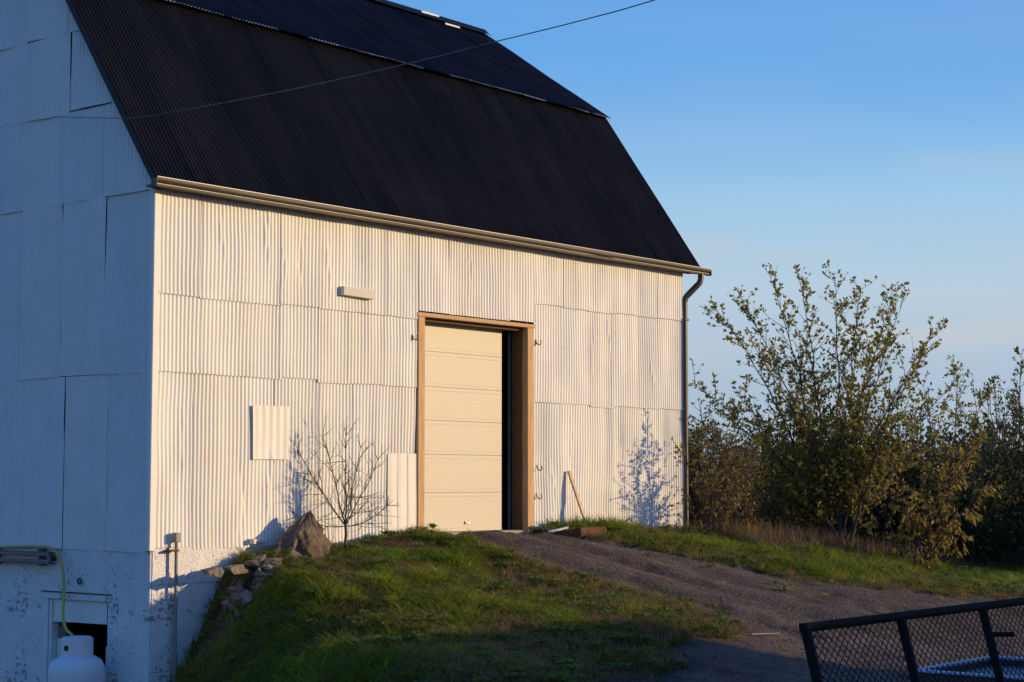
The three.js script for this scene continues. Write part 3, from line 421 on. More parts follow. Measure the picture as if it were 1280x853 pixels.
// ---------- the trailer whose ramp gate stands in the foreground ----------
{
  const d = V(0.633, 0, -0.774), m = V(0.774, 0, 0.633), lean = THREE.MathUtils.degToRad(14), down = m.clone().multiplyScalar(Math.sin(lean)).add(V(0, -Math.cos(lean), 0)), TL = V(1.129, 1.948, -7), HG = 1.46, WG = 3.13;
  const basePt = TL.clone().addScaledVector(down, HG), t = thing('utility_trailer', 'black utility trailer with expanded metal mesh ramp gate raised', 'trailer', V(basePt.x, 0, basePt.z));
  const loc = v => v.clone().sub(t.position), steel = new THREE.MeshPhysicalMaterial({ color: 0x131315, roughness: 0.8, specularIntensity: 0.3, side: THREE.DoubleSide });
  const gp = (a, b) => loc(TL.clone().addScaledVector(d, a).addScaledVector(down, b));
  const beam = (a, b, w) => { const g = bar(a, b, w * 0.707, w * 0.707, 4); return g; };
  const gate = new THREE.Group(); gate.name = 'ramp_gate'; t.add(gate);
  part('top_rail', beam(gp(-0.018, 0), gp(WG, 0), 0.036), steel, gate); part('bottom_rail', beam(gp(0, HG), gp(WG, HG), 0.036), steel, gate);
  for (const a of [0, 0.78, 1.57, 2.35, WG]) part('upright', beam(gp(a, 0), gp(a, HG), 0.032), steel, gate);
  part('latch', box(0, 0.1, -0.01, 0.012, 0, 0.02), steel, gate).position.copy(gp(1.6, 0.13));
  const segs = [], LW = 0.05, SW = 0.0195, no = d.clone().cross(down).normalize();
  const strip = []; const hb = 0.0023, P = [], I = [];
  for (let r = 0; r * SW < HG; r++) for (let c = 0; c * LW / 2 < WG - 0.01; c++) {
    const up = (c + r) % 2 ? 0.5 : -0.5, a0 = c * LW / 2, y0 = r * SW;
    // the strand from node to node, each row a zigzag that touches the next
    const A = gp(a0, y0 + (c % 2 ? SW / 2 : -SW / 2) + SW / 2), B = gp(a0 + LW / 2, y0 + (c % 2 ? -SW / 2 : SW / 2) + SW / 2);
    if (r % 2) { A.copy(gp(a0, y0 + (c % 2 ? -SW / 2 : SW / 2) + SW / 2)); B.copy(gp(a0 + LW / 2, y0 + (c % 2 ? SW / 2 : -SW / 2) + SW / 2)); }
    const k = P.length / 3; for (const [o1, o2] of [[hb, 0.001], [-hb, 0.001], [-hb, -0.001], [hb, -0.001]]) for (const Q of [A, B]) P.push(Q.x + down.x * o1 + no.x * o2, Q.y + down.y * o1 + no.y * o2, Q.z + down.z * o1 + no.z * o2);
    for (let q = 0; q < 4; q++) { const a = k + q * 2, b = k + ((q + 1) % 4) * 2; I.push(a, a + 1, b, a + 1, b + 1, b); }
  }
  const g = new THREE.BufferGeometry(); g.setAttribute('position', new THREE.Float32BufferAttribute(P, 3)); g.setIndex(I); g.computeVertexNormals(); const ms = part('mesh_panel', g, steel, gate); ms.userData.kind = 'stuff';
  // deck, rails and wheels run back from the gate, away from the camera
  const bk = m.clone().multiplyScalar(-1), fp = (a, y, b) => loc(TL.clone().addScaledVector(d, a).addScaledVector(m, Math.sin(lean) * HG).addScaledVector(bk, b).setY(y));
  const deckG = box(0, WG, 0.5, 0.54, 0, 3.4); const turn = Math.atan2(0.774, 0.633);
  const dk = part('deck', deckG, darkWood, t); dk.position.copy(fp(0, 0, 3.4)); dk.rotation.y = turn; 
  for (const a of [0.02, WG - 0.02]) { part('side_rail', beam(fp(a, 0.92, 0.05), fp(a, 0.92, 3.4), 0.04), steel, t); part('frame_rail', beam(fp(a, 0.46, 0), fp(a, 0.46, 3.4), 0.06), steel, t); for (const b of [0.06, 1.2, 2.3, 3.36]) part('post', beam(fp(a, 0.46, b), fp(a, 0.92, b), 0.035), steel, t); }
  for (const a of [-0.17, WG + 0.17]) { const w = new THREE.Group(); w.name = 'wheel'; t.add(w); w.position.copy(fp(a, 0.33 + 0.0, 1.9)); w.rotation.y = turn; part('tyre', new THREE.TorusGeometry(0.23, 0.1, 12, 28).rotateY(Math.PI / 2), black, w); part('rim', new THREE.CylinderGeometry(0.17, 0.17, 0.12, 20).rotateZ(Math.PI / 2), zinc, w); }
  part('axle', bar(fp(-0.17, 0.33, 1.9), fp(WG + 0.17, 0.33, 1.9), 0.03), steel, t);
  t.position.y = Math.max(0, 0) ;
  // black bin with pale rim standing on the deck
  const o = thing('plastic_bin', 'black plastic bin with pale blue rim behind trailer mesh', 'bin', fp(2.04, 0.545, 0.93).add(t.position), turn);
  const bl = mat(0.014, 0.017, 0.02, { roughness: 0.5 }), Wd = 0.9, Dp = 0.8, Hh = 1.035;
  part('body', [box(0, Wd, 0, Hh, Dp - 0.02, Dp), box(0, Wd, 0, Hh, 0, 0.02), box(0, 0.02, 0, Hh - 0.002, 0.021, Dp - 0.021), box(Wd - 0.02, Wd, 0, Hh - 0.002, 0.021, Dp - 0.021), box(0.021, Wd - 0.021, Hh - 0.06, Hh - 0.03, 0.021, Dp - 0.021)], bl, o);
  const rimMat = mat(0.34, 0.45, 0.6, { roughness: 0.35 });
  part('rim', [box(-0.015, Wd + 0.015, Hh, Hh + 0.014, -0.015, 0.015), box(-0.015, Wd + 0.015, Hh, Hh + 0.014, Dp - 0.015, Dp + 0.015), box(-0.015, 0.015, Hh, Hh + 0.014, 0.016, Dp - 0.016), box(Wd - 0.015, Wd + 0.015, Hh, Hh + 0.014, 0.016, Dp - 0.016)], rimMat, o);
}

// ---------- vegetation ----------
const barkMat = mat(0.075, 0.055, 0.045, { roughness: 1 });
const leafMatOf = () => { const m = new THREE.MeshPhysicalMaterial({ vertexColors: true, roughness: 0.85, specularIntensity: 0.35, side: THREE.DoubleSide, transmission: 0.5, thickness: 0 }); return m; };
const leafMat = leafMatOf();
class Wood { constructor() { this.P = []; this.N = []; this.I = []; }
  limb(pts, r0, r1, sides = 5) { const n = pts.length; let prev = null; for (let i = 0; i < n; i++) { const t = (pts[Math.min(n - 1, i + 1)]).clone().sub(pts[Math.max(0, i - 1)]).normalize(); let a = prev ? prev.clone().addScaledVector(t, -prev.dot(t)) : (Math.abs(t.y) > 0.9 ? V(1, 0, 0) : V(0, 1, 0)).cross(t); a.normalize(); prev = a; const b = t.clone().cross(a), r = lerp(r0, r1, i / (n - 1)); const k = this.P.length / 3; for (let s = 0; s < sides; s++) { const w = s / sides * 6.2832, x = a.x * Math.cos(w) + b.x * Math.sin(w), y = a.y * Math.cos(w) + b.y * Math.sin(w), z = a.z * Math.cos(w) + b.z * Math.sin(w); this.P.push(pts[i].x + x * r, pts[i].y + y * r, pts[i].z + z * r); this.N.push(x, y, z); } if (i) for (let s = 0; s < sides; s++) { const q = k - sides + s, q2 = k - sides + (s + 1) % sides, p = k + s, p2 = k + (s + 1) % sides; this.I.push(q, q2, p, q2, p2, p); } } }
  build(name, m, parent) { if (!this.I.length) return; const g = new THREE.BufferGeometry(); g.setAttribute('position', new THREE.Float32BufferAttribute(this.P, 3)); g.setAttribute('normal', new THREE.Float32BufferAttribute(this.N, 3)); g.setIndex(this.I); return part(name, g, m, parent); } }
class Leaves { constructor(cols, q) { this.P = []; this.K = []; this.cols = cols; this.q = q; }
  leaf(p, dir, len, wid) { const q = this.q; const side = V(q() - 0.5, q() - 0.5, q() - 0.5).cross(dir).normalize(), nr = side.clone().cross(dir).normalize(); const b = p, m = p.clone().addScaledVector(dir, len * 0.45).addScaledVector(nr, len * 0.1), t = p.clone().addScaledVector(dir, len).addScaledVector(nr, -len * 0.06 * q()), l = m.clone().addScaledVector(side, wid / 2).addScaledVector(nr, -wid * 0.2), r = m.clone().addScaledVector(side, -wid / 2).addScaledVector(nr, -wid * 0.2);
    for (const [x, y, z] of [[b, l, t], [b, t, r]]) this.P.push(x.x, x.y, x.z, y.x, y.y, y.z, z.x, z.y, z.z);
    const c = this.cols[Math.floor(q() * this.cols.length)], v = 0.75 + 0.5 * q(); for (let i = 0; i < 6; i++) this.K.push(c[0] * v, c[1] * v, c[2] * v); }
  build(name, m, parent) { if (!this.P.length) return; const g = new THREE.BufferGeometry(); g.setAttribute('position', new THREE.Float32BufferAttribute(this.P, 3)); g.setAttribute('color', new THREE.Float32BufferAttribute(this.K, 3)); g.computeVertexNormals(); return part(name, g, m, parent); } }
const rv = q => V(q() * 2 - 1, q() * 2 - 1, q() * 2 - 1);
// a many-stemmed tree: stems run from the foot to given points; twigs leave them on all sides
function stemTree(name, label, category, group, base, stems, o) {
  const t = thing(name, label, category, base, 0, group), q = rng(o.seed), wood = new Wood(), tw = new Wood(), lv = new Leaves(o.cols, q);
  const leafAt = (p, dir, n) => { for (let i = 0; i < n; i++) { const dd = dir.clone().multiplyScalar(0.7).add(rv(q).multiplyScalar(0.8)).add(V(0, o.droop ?? 0.1, 0)).normalize(); const L = o.leaf * (0.6 + 0.7 * q()); lv.leaf(p.clone().add(rv(q).multiplyScalar(0.02)), dd, L, L * (o.wide ?? 0.5)); } };
  const run = (from, dir, len, r, lev) => {
    const n = Math.max(3, Math.round(len / 0.14)), pts = [from.clone()]; let dcur = dir.clone(); const p = from.clone();
    for (let i = 0; i < n; i++) { dcur.add(rv(q).multiplyScalar(o.kink ?? 0.16)).add(V(0, o.lift ?? 0.05, 0)).normalize(); p.addScaledVector(dcur, len / n); pts.push(p.clone()); const f = (i + 1) / n; if (q() < o.ld * (lev === 1 ? 0.7 : 1) * (f > 0.25 ? 1 : 0.3)) leafAt(p, dcur, 1 + Math.floor(q() * (o.lc ?? 3))); if (lev < (o.levels ?? 2) && q() < (o.fork ?? 0.5) && f < 0.95) { const nd = dcur.clone().add(rv(q).multiplyScalar(0.8)).normalize(); run(p, nd, len * (0.3 + 0.35 * q()) * (1.1 - f * 0.6), r * 0.55, lev + 1); } }
    tw.limb(pts, r, o.tip ?? 0.003, 4); leafAt(p, dcur, (o.ld > 0 ? 2 : 0));
  };
  for (const [x, y, z, r, bow = 0] of stems) {
    const end = V(x, y, z), mid = V(x * (0.32 + bow), y * 0.55, z * (0.32 + bow)), c = new THREE.QuadraticBezierCurve3(V((q() - 0.5) * (o.foot ?? 0.25), o.trunk ?? -0.15, (q() - 0.5) * (o.foot ?? 0.25)), mid, end), n = Math.max(8, Math.round(end.length() / 0.22));
    const pts = []; for (let i = 0; i <= n; i++) { const p = c.getPoint(i / n); const k = Math.sin(i / n * Math.PI) * (o.wob ?? 0.05); p.add(V(k * noise2(i * 0.5, x * 9 + 1, 3), 0, k * noise2(i * 0.5, z * 9 + 5, 7))); pts.push(p); }
    wood.limb(pts, r, Math.max(0.004, o.tip ?? 0.003), 6);
    for (let i = Math.floor(n * (o.clear ?? 0.25)); i <= n; i++) { const f = i / n, tan = c.getTangent(f); const kk = o.side ?? 1; for (let b = 0; b < kk + (q() < 0.4 ? 1 : 0); b++) { const dir = tan.clone().multiplyScalar(0.75).add(rv(q).multiplyScalar(o.spread ?? 0.8)).normalize(); run(pts[i], dir, (o.twig ?? 0.8) * (0.45 + 0.75 * q()) * (1.15 - 0.65 * f), lerp(r * 0.42, 0.006, f), 1); } }
  }
  if (o.trunk) wood.limb([V(0.02, -0.1, 0), V(0, o.trunk * 0.4, 0.01), V(0.012, o.trunk * 0.7, 0), V(0, o.trunk + 0.03, 0)], 0.026, 0.019, 7);
  wood.build('stem', o.bark ?? barkMat, t); tw.build('twig', o.bark ?? barkMat, t); lv.build('foliage', leafMat, t); return t;
}
// a dense bush: stems and leaf sprays through an uneven volume
function bush(name, label, category, group, base, rx, ry, rz, nl, o) {
  const t = thing(name, label, category, base, 0, group), q = rng(o.seed), wood = new Wood(), lv = new Leaves(o.cols, q), sp = Math.round(nl / 14);
  for (let i = 0; i < sp; i++) {
    let v; do { v = rv(q); } while (v.length() > 1); const a = Math.atan2(v.z, v.x), rr = 0.78 + 0.3 * noise2(Math.cos(a) * 2 + o.seed, v.y * 2.4 + Math.sin(a) * 2, 3) + 0.18 * q(); const h = (v.y * 0.5 + 0.5); const e = V(v.x * rx * rr, (0.06 + h * 0.94) * ry * rr, v.z * rz * rr); const dir = e.clone().sub(V(e.x * 0.4, e.y * 0.3, e.z * 0.4)).normalize().add(rv(q).multiplyScalar(0.4)).add(V(0, 0.3, 0)).normalize();
    const L = 0.35 + 0.45 * q(), a0 = e.clone().addScaledVector(dir, -L);
    if (i % 2 === 0) wood.limb([V(e.x * 0.08, 0, e.z * 0.08), V(a0.x * 0.5, a0.y * 0.62, a0.z * 0.5), a0, e], i % 9 === 0 ? 0.03 : 0.012, 0.003, 4);
    for (let k = 0; k < 14; k++) { const p = a0.clone().lerp(e, k / 13).add(rv(q).multiplyScalar(0.07)); const ln = o.leaf * (0.6 + 0.7 * q()); lv.leaf(p, dir.clone().multiplyScalar(0.5).add(rv(q)).add(V(0, o.droop ?? 0, 0)).normalize(), ln, ln * (o.wide ?? 0.5)); }
  }
  wood.build('stem', o.bark ?? barkMat, t); lv.build('foliage', leafMat, t); return t;
}
const foot = (x, z, dy = 0) => V(x, height(x, z) + dy, z);
// main tree right of the barn; stem ends relative to its foot
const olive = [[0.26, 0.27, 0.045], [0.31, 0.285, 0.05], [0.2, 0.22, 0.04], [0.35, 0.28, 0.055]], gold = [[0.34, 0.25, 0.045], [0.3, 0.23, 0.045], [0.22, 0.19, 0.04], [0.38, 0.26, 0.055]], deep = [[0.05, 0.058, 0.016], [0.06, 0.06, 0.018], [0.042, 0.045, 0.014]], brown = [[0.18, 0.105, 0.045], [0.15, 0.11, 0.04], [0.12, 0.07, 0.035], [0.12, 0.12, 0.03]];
{
  const b = foot(6.5, -36);
  const S = [[870, 468, 35.2], [898, 375, 36], [928, 360, 36.6], [966, 334, 35.6], [1003, 342, 36.4], [1047, 342, 36], [1078, 348, 35.3], [1118, 362, 36.5], [1128, 372, 35.5], [1172, 400, 36], [1150, 440, 35], [1010, 420, 37], [905, 505, 36.6], [1190, 470, 36], [950, 430, 35.2], [1090, 430, 36.8], [930, 490, 35], [885, 535, 36], [1000, 490, 35], [1060, 470, 35.2], [1185, 520, 35.4], [1130, 500, 35], [960, 540, 35.4]].map(([u, v, z], i) => { const k = [(u - 640) / 2255, (605 - v) / 2255]; return [k[0] * z * 1.0 - b.x, 2.28 + k[1] * z * 1.0 - b.y, -z - b.z, 0.022 + 0.014 * hash(i, 7), (hash(i, 9) - 0.5) * 0.2]; });
  stemTree('budding_tree', 'tall many-stemmed tree with thin spring leaves beyond the downspout', 'tree', null, b, S, { seed: 42, cols: [...olive, ...olive, ...gold], leaf: 0.075, wide: 0.6, ld: 0.8, lc: 5, side: 2, twig: 0.85, clear: 0.2, fork: 0.62, tip: 0.002, spread: 0.62, lift: 0.1, foot: 0.5 });
  // darker tree further right
  const b2 = foot(10.6, -38);
  stemTree('budding_tree', 'darker slender tree standing at the hedge right of the tall many-stemmed tree', 'tree', null, b2, [[-0.6, 3.7, 0, 0.03], [0.1, 4.5, 0.2, 0.035], [0.7, 4.3, -0.2, 0.03], [1.3, 4.0, 0.2, 0.03], [-1.1, 3.3, 0.2, 0.025], [0.4, 3.6, 0.4, 0.025], [1.6, 3.4, -0.2, 0.025]], { seed: 43, cols: [...deep, ...olive], leaf: 0.075, ld: 0.9, lc: 6, side: 2, twig: 0.8, clear: 0.15, fork: 0.45, spread: 0.7, lift: 0.08 });
  stemTree('budding_tree', 'small thin-leaved tree between the tall tree and darker tree', 'tree', null, foot(8.9, -37.2), [[-0.4, 3.7, 0, 0.025], [0.3, 3.9, 0.1, 0.025], [0.8, 3.4, 0, 0.02], [-0.8, 3.0, 0.2, 0.02]], { seed: 47, cols: [...olive, ...gold], leaf: 0.075, ld: 0.9, lc: 5, side: 2, twig: 0.7, clear: 0.2, fork: 0.4, spread: 0.7 });
  // yellow-leaved bush with hanging leaves
  stemTree('yellow_leaved_bush', 'low bush with drooping yellow leaves in front of dark hedge', 'bush', null, foot(7.7, -34.6), [[-1.1, 1.5, 0.3, 0.025], [-0.5, 2.0, 0.2, 0.03], [0.1, 2.1, 0.4, 0.03], [0.7, 1.9, 0.1, 0.03], [1.3, 1.5, 0.3, 0.025], [-0.2, 1.2, 0.6, 0.02], [0.7, 1.1, 0.6, 0.02], [1.2, 2.4, -0.2, 0.03]], { seed: 51, cols: [...gold, [0.2, 0.16, 0.03]], leaf: 0.13, wide: 0.42, ld: 0.7, lc: 3, side: 2, twig: 0.65, clear: 0.3, fork: 0.3, droop: -0.9, spread: 0.9, lift: -0.06 });
  // brown thicket at the barn corner and the shrub that throws its shadow on the wall
  const bc = bw(12.15, 0, 0.95); bc.y = height(bc.x, bc.z);
  stemTree('corner_shrub', 'twiggy brown shrub growing close to the downspout corner', 'bush', null, bc, [[-0.55, 1.5, 0.3, 0.02], [-0.2, 2.3, 0, 0.022], [0.45, 2.0, -0.2, 0.02], [-0.25, 1.2, 0.6, 0.016], [0.85, 1.5, -0.4, 0.018], [0.45, 1.0, 0.1, 0.016], [0.1, 1.8, 0.4, 0.016], [0.7, 0.9, -0.5, 0.016]], { seed: 61, cols: [...brown, olive[0], olive[3]], leaf: 0.07, ld: 0.55, lc: 3, side: 2, twig: 0.7, clear: 0.15, fork: 0.45 });
  bush('brown_thicket', 'dense reddish brown thicket beside the barn far corner', 'bush', null, foot(4.25, -34.6), 0.75, 2.3, 0.8, 5200, { seed: 62, cols: [...brown, olive[2]], leaf: 0.07, wide: 0.45 });
  bush('brown_thicket', 'lower brown thicket between barn corner and tall tree', 'bush', null, foot(5.0, -36.4), 0.9, 1.7, 0.8, 4200, { seed: 63, cols: [...brown, deep[0], olive[2]], leaf: 0.07, wide: 0.45 });
  // dark hedge behind
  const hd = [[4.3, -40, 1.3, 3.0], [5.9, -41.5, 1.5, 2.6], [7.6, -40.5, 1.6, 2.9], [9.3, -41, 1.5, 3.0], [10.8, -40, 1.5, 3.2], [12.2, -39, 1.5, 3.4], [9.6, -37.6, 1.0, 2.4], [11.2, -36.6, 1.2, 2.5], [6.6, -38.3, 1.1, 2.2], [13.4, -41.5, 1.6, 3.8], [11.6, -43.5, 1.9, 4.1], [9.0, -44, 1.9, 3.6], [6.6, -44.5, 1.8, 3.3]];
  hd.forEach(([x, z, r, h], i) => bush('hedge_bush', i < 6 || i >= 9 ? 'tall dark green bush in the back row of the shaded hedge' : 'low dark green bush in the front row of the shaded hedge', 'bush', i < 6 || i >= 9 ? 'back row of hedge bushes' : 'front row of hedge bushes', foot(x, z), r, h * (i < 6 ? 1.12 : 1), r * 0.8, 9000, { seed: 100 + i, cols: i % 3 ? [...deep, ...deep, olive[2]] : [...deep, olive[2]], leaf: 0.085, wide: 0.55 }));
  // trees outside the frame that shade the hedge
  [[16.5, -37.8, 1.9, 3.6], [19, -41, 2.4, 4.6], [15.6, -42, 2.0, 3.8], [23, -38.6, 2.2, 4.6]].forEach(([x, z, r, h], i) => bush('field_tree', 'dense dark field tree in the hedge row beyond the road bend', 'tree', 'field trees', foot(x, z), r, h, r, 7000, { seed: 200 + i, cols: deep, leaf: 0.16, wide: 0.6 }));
  // far tree line
  for (let i = 0; i < 12; i++) { const z = -88 - 10 * hash(i, 1), x = 3 + i * 3.1; bush('distant_tree', 'distant green tree in the far tree line', 'tree', 'far tree line', foot(x, z), 2.6, 4.6 + 2.2 * hash(i, 2), 2, 2400, { seed: 300 + i, cols: [[0.07, 0.09, 0.03], [0.06, 0.075, 0.03], [0.09, 0.1, 0.035]], leaf: 0.34, wide: 0.6 }); }
  // bare sapling by the wall
  const sb = bw(3.1, 0, 0.55); sb.y = height(sb.x, sb.z);
  const px = 0.01145, T = (u, v, dz) => [(u - 430) * px, (693 - v) * px, dz];
  const st = stemTree('bare_sapling', 'small bare sapling with forked twigs standing before the corrugated wall', 'tree', null, sb, [[...T(372, 566, 0.05), 0.0128, 0.12], [...T(400, 545, -0.1), 0.0128, 0.12], [...T(431, 545, 0.1), 0.0144, 0.12], [...T(470, 575, 0), 0.0112, 0.12], [...T(364, 640, 0.1), 0.0088, 0.12], [...T(484, 632, 0.1), 0.0088, 0.12], [...T(450, 560, 0.15), 0.0096, 0.12]], { seed: 71, cols: [[0.16, 0.13, 0.05]], leaf: 0.02, ld: 0.12, lc: 1, side: 2, twig: 0.55, clear: 0.22, fork: 0.6, spread: 0.85, lift: 0.06, foot: 0.012, trunk: 0.4, tip: 0.002, bark: mat(0.1, 0.072, 0.05, { roughness: 1 }), wob: 0.03 });
}
// grass
{
  const blades = (n, h, spread, bend, seed, wd) => { const q = rng(seed), P = []; for (let i = 0; i < n; i++) { const a = q() * 6.283, r = spread * Math.sqrt(q()), x = Math.cos(a) * r, z = Math.sin(a) * r, L = h * (0.5 + 0.7 * q()), d = q() * 6.283, bx = Math.cos(d) * bend * L * (0.4 + q()), bz = Math.sin(d) * bend * L * (0.4 + q()), wx = -Math.sin(d + q()) * wd, wz = Math.cos(d + q()) * wd; const m = [x + bx * 0.35, L * 0.6, z + bz * 0.35], t = [x + bx, L, z + bz]; const A = [x - wx, -0.03, z - wz], B = [x + wx, -0.03, z + wz], Cc = [m[0] - wx * 0.8, m[1], m[2] - wz * 0.8], D = [m[0] + wx * 0.8, m[1], m[2] + wz * 0.8]; P.push(...A, ...B, ...Cc, ...B, ...D, ...Cc, ...Cc, ...D, ...t); } const g = new THREE.BufferGeometry(); g.setAttribute('position', new THREE.Float32BufferAttribute(P, 3)); g.computeVertexNormals(); return g; };
  const gm = new THREE.MeshPhysicalMaterial({ color: 0xffffff, roughness: 0.85, specularIntensity: 0.25, side: THREE.DoubleSide, transmission: 0.45, thickness: 0 });
  const field = (name, label, geo, list) => { const m = new THREE.InstancedMesh(geo, gm, list.length), M = new THREE.Matrix4(), qt = new THREE.Quaternion(), c = new THREE.Color(); list.forEach(([x, y, z, s, sy, a, r, g, b], i) => { qt.setFromAxisAngle(V(0, 1, 0), a); M.compose(V(x, y, z), qt, V(s, sy, s)); m.setMatrixAt(i, M); m.setColorAt(i, c.setRGB(r, g, b)); }); m.name = name; m.castShadow = m.receiveShadow = true; m.userData.kind = 'stuff'; m.userData.label = label; m.userData.category = 'grass'; scene.add(m); };
  const lists = { a: [], b: [], dry: [], reed: [] }, q = rng(5);
  const put = (u, s, dens) => { const p = bw(u, 0, s); if (cover(p.x, p.z) !== 0) { if (q() > 0.015) return; } if (u > 0.4 && u < 1.75 && s > 0.25 && s < 1.05 && q() < 0.8) return; if (u > -0.1 && u < LEN && s < 0.1) return; const y = height(p.x, p.z); const [x, z] = [p.x, p.z];
    const dirt = Math.exp(-(((u - 4.15) / 0.42) ** 2 + ((s - 0.95) / 0.4) ** 2)) * 1.15 + 0.75 * sstep(0.2, 0.42, fbm(x * 0.9 + 7, z * 0.9, 3, 121)); const edge = u < 5.1 ? Math.max(sstep(4.4, 5.6, s), sstep(3.2, 4.9, u) * sstep(1.6, 3.2, s) * 0.8) : sstep(1.0, 0.1, rightEdge(u) - s); const pat = fbm(x * 1.1, z * 1.1, 3, 55);
    if (q() < dirt * 0.9 + edge * (0.45 + 0.6 * pat)) { if (q() < 0.35) lists.dry.push([x, y, z, 0.8 + 0.5 * q(), 0.35 + 0.3 * q(), q() * 6.28, ...[0.24, 0.16, 0.08].map(v => v * (0.6 + 0.7 * q()))]); return; }
    const tall = (1 - 0.6 * edge) * clamp(0.42 + 0.9 * fbm(x * 1.7, z * 1.7, 3, 66) + 0.35 * q(), 0.2, 1.35); const k = 0.6 + 0.6 * q() + 0.5 * pat, yl = clamp(0.38 + 0.9 * fbm(x * 0.5, z * 0.5, 3, 88) + 0.3 * (q() - 0.5)); const col = [lerp(0.18, 0.37, yl) * k, lerp(0.29, 0.36, yl) * k, lerp(0.016, 0.034, yl) * k];
    if (q() < 0.17 + 0.4 * Math.max(0, pat)) lists.dry.push([x, y, z, 0.9, 0.8 + 0.5 * q(), q() * 6.28, ...[0.32, 0.23, 0.1].map(v => v * (0.6 + 0.6 * q()))]); else lists[q() < 0.5 ? 'a' : 'b'].push([x, y, z, 0.8 + 0.4 * q(), tall * (0.8 + 0.4 * q()), q() * 6.28, ...col]); };
  for (let i = 0; i < 42000; i++) put(lerp(-3, 5.5, q()), lerp(0.05, 7.2, q()));
  for (let i = 0; i < 30000; i++) put(lerp(8.0, 24, q()), lerp(0.08, 8, q()));
  for (let i = 0; i < 6000; i++) put(lerp(12.6, 20, q()), lerp(-3, 0.1, q()));
  for (let i = 0; i < 10000; i++) { const u = lerp(12.2, 24, q()), s = lerp(-0.4, 4.2, q()); const pr = sstep(0.0, 0.9, s) * sstep(2.6, 1.2, s - 0.14 * (u - 13)); if (q() > pr) continue; const p = bw(u, 0, s); if (cover(p.x, p.z)) continue; lists.reed.push([p.x, height(p.x, p.z), p.z, 1, 0.3 + 0.8 * q() * q(), q() * 6.28, ...[0.24, 0.16, 0.095].map(v => v * (0.35 + 0.9 * q()))]); }
  const weed = (() => { const P = [], qq = rng(9); for (let i = 0; i < 9; i++) { const a = i * 0.7 + qq() * 0.4, L = 0.07 + 0.06 * qq(), w = 0.022 + 0.012 * qq(), up = 0.02 + 0.05 * qq(), cx = Math.cos(a), cz = Math.sin(a), m = [cx * L * 0.55, up, cz * L * 0.55], t = [cx * L, up * 0.6, cz * L], l = [m[0] - cz * w, up * 0.8, m[2] + cx * w], r = [m[0] + cz * w, up * 0.8, m[2] - cx * w]; P.push(0, 0, 0, ...l, ...m, 0, 0, 0, ...m, ...r, ...l, ...t, ...m, ...m, ...t, ...r); } const g = new THREE.BufferGeometry(); g.setAttribute('position', new THREE.Float32BufferAttribute(P, 3)); g.computeVertexNormals(); return g; })();
  const wl = []; for (let i = 0; i < 1000; i++) { const left = q() < 0.55, u = left ? lerp(-2, 5.6, q()) : lerp(8, 20, q()), s = left ? lerp(0.2, 7, q()) : lerp(0.2, 6.5, q()), p = bw(u, 0, s), c = cover(p.x, p.z); if (c && q() > 0.06) continue; const k = 0.7 + 0.6 * q(); wl.push([p.x, height(p.x, p.z) + (c ? 0.005 : 0.05 + 0.06 * q()), p.z, 0.5 + 0.8 * q(), 1, q() * 6.28, 0.12 * k, 0.18 * k, 0.02 * k]); }
  field('broadleaf_weeds', 'low broad-leaved weeds among the grass', weed, wl);
  const pebble = stone(0.02, 1.2, 0.7, 1, 31, 0.3), pl = new THREE.InstancedMesh(pebble, mat(1, 1, 1, { roughness: 1 }), 9000), PM = new THREE.Matrix4(), pc = new THREE.Color(); let pn = 0;
  while (pn < 9000) { const u = lerp(0, 16, q()), s = lerp(0.3, 9, q()), p = bw(u, 0, s); if (!cover(p.x, p.z)) continue; const g = 0.5 + q(), sz = 0.25 + 1.3 * q() * q() * q(); PM.compose(V(p.x, height(p.x, p.z) + 0.003, p.z), new THREE.Quaternion().setFromAxisAngle(V(0, 1, 0), q() * 6.28), V(sz, sz, sz)); pl.setMatrixAt(pn, PM); pl.setColorAt(pn++, pc.setRGB(0.15 * g, 0.125 * g, 0.1 * g)); }
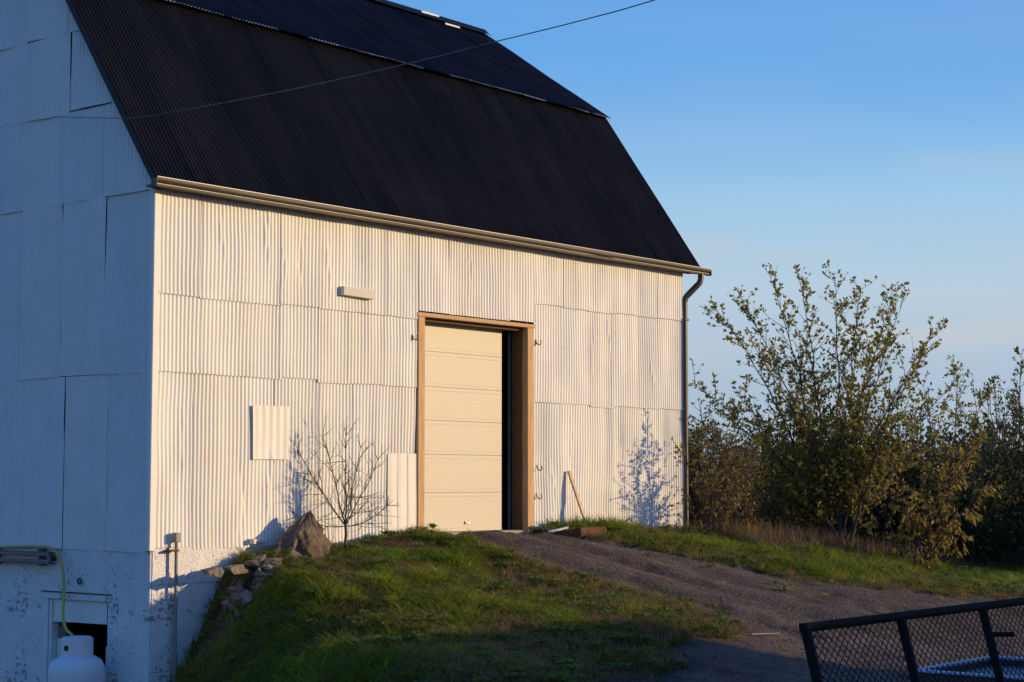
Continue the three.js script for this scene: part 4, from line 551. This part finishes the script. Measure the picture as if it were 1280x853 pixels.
  pl.name = 'loose_gravel'; pl.userData.kind = 'stuff'; pl.userData.label = 'loose pebbles scattered over the driveway'; pl.userData.category = 'gravel'; pl.castShadow = pl.receiveShadow = true; scene.add(pl);
  field('meadow_grass', 'green grass on the banks beside the driveway', blades(14, 0.15, 0.09, 0.95, 3, 0.006), lists.a);
  field('tall_grass', 'longer green grass on the banks', blades(9, 0.24, 0.1, 1.1, 4, 0.007), lists.b);
  field('dry_grass', 'dead straw-coloured grass among the green', blades(10, 0.13, 0.09, 1.2, 5, 0.004), lists.dry);
  field('dry_reeds', 'tall dry reeds along the foot of the hedge', blades(8, 0.5, 0.12, 0.25, 6, 0.006), lists.reed);
}

// ---------- farmhouse right of the yard, whose shadow lies over the near ground ----------
{
  const x0 = 24, x1 = 33, z0 = -23.4, z1 = -3, hw = 5.2, t = thing('farmhouse', 'plain white farmhouse with pitched roof standing across the yard', 'house', V(x0, 0, z1));
  const wm = mat(0.6, 0.58, 0.54), w = x1 - x0, dz = z0 - z1;
  part('wall', box(0, w, -0.3, hw, dz, 0), wm, t);
  const zc = dz / 2, rp = new THREE.Shape([new THREE.Vector2(-dz / 2 + 0.4, 0), new THREE.Vector2(0, 3.1), new THREE.Vector2(dz / 2 - 0.4, 0)]);
  const rg = new THREE.ExtrudeGeometry(rp, { depth: w + 0.8, bevelEnabled: false }); rg.rotateY(Math.PI / 2); rg.translate(-0.4, hw + 0.01, zc); const roof = part('roof', rg, mat(0.08, 0.075, 0.07), t); part('chimney', box(3, 3.6, hw + 2, hw + 3.9, zc - 0.4, zc + 0.2), mat(0.3, 0.13, 0.09), roof);
  for (const y of [0.9, 3.3]) for (const z of [-2.5, -6.5, -10.5, -14.5]) { const wn = part('window', box(-0.04, 0.02, y, y + 1.4, z - 0.5, z + 0.5), mat(0.75, 0.75, 0.72), t); part('pane', box(-0.05, -0.03, y + 0.08, y + 1.32, z - 0.42, z + 0.42), mat(0.02, 0.025, 0.03, { roughness: 0.1 }), wn); }
}
renderer.render(scene, camera);
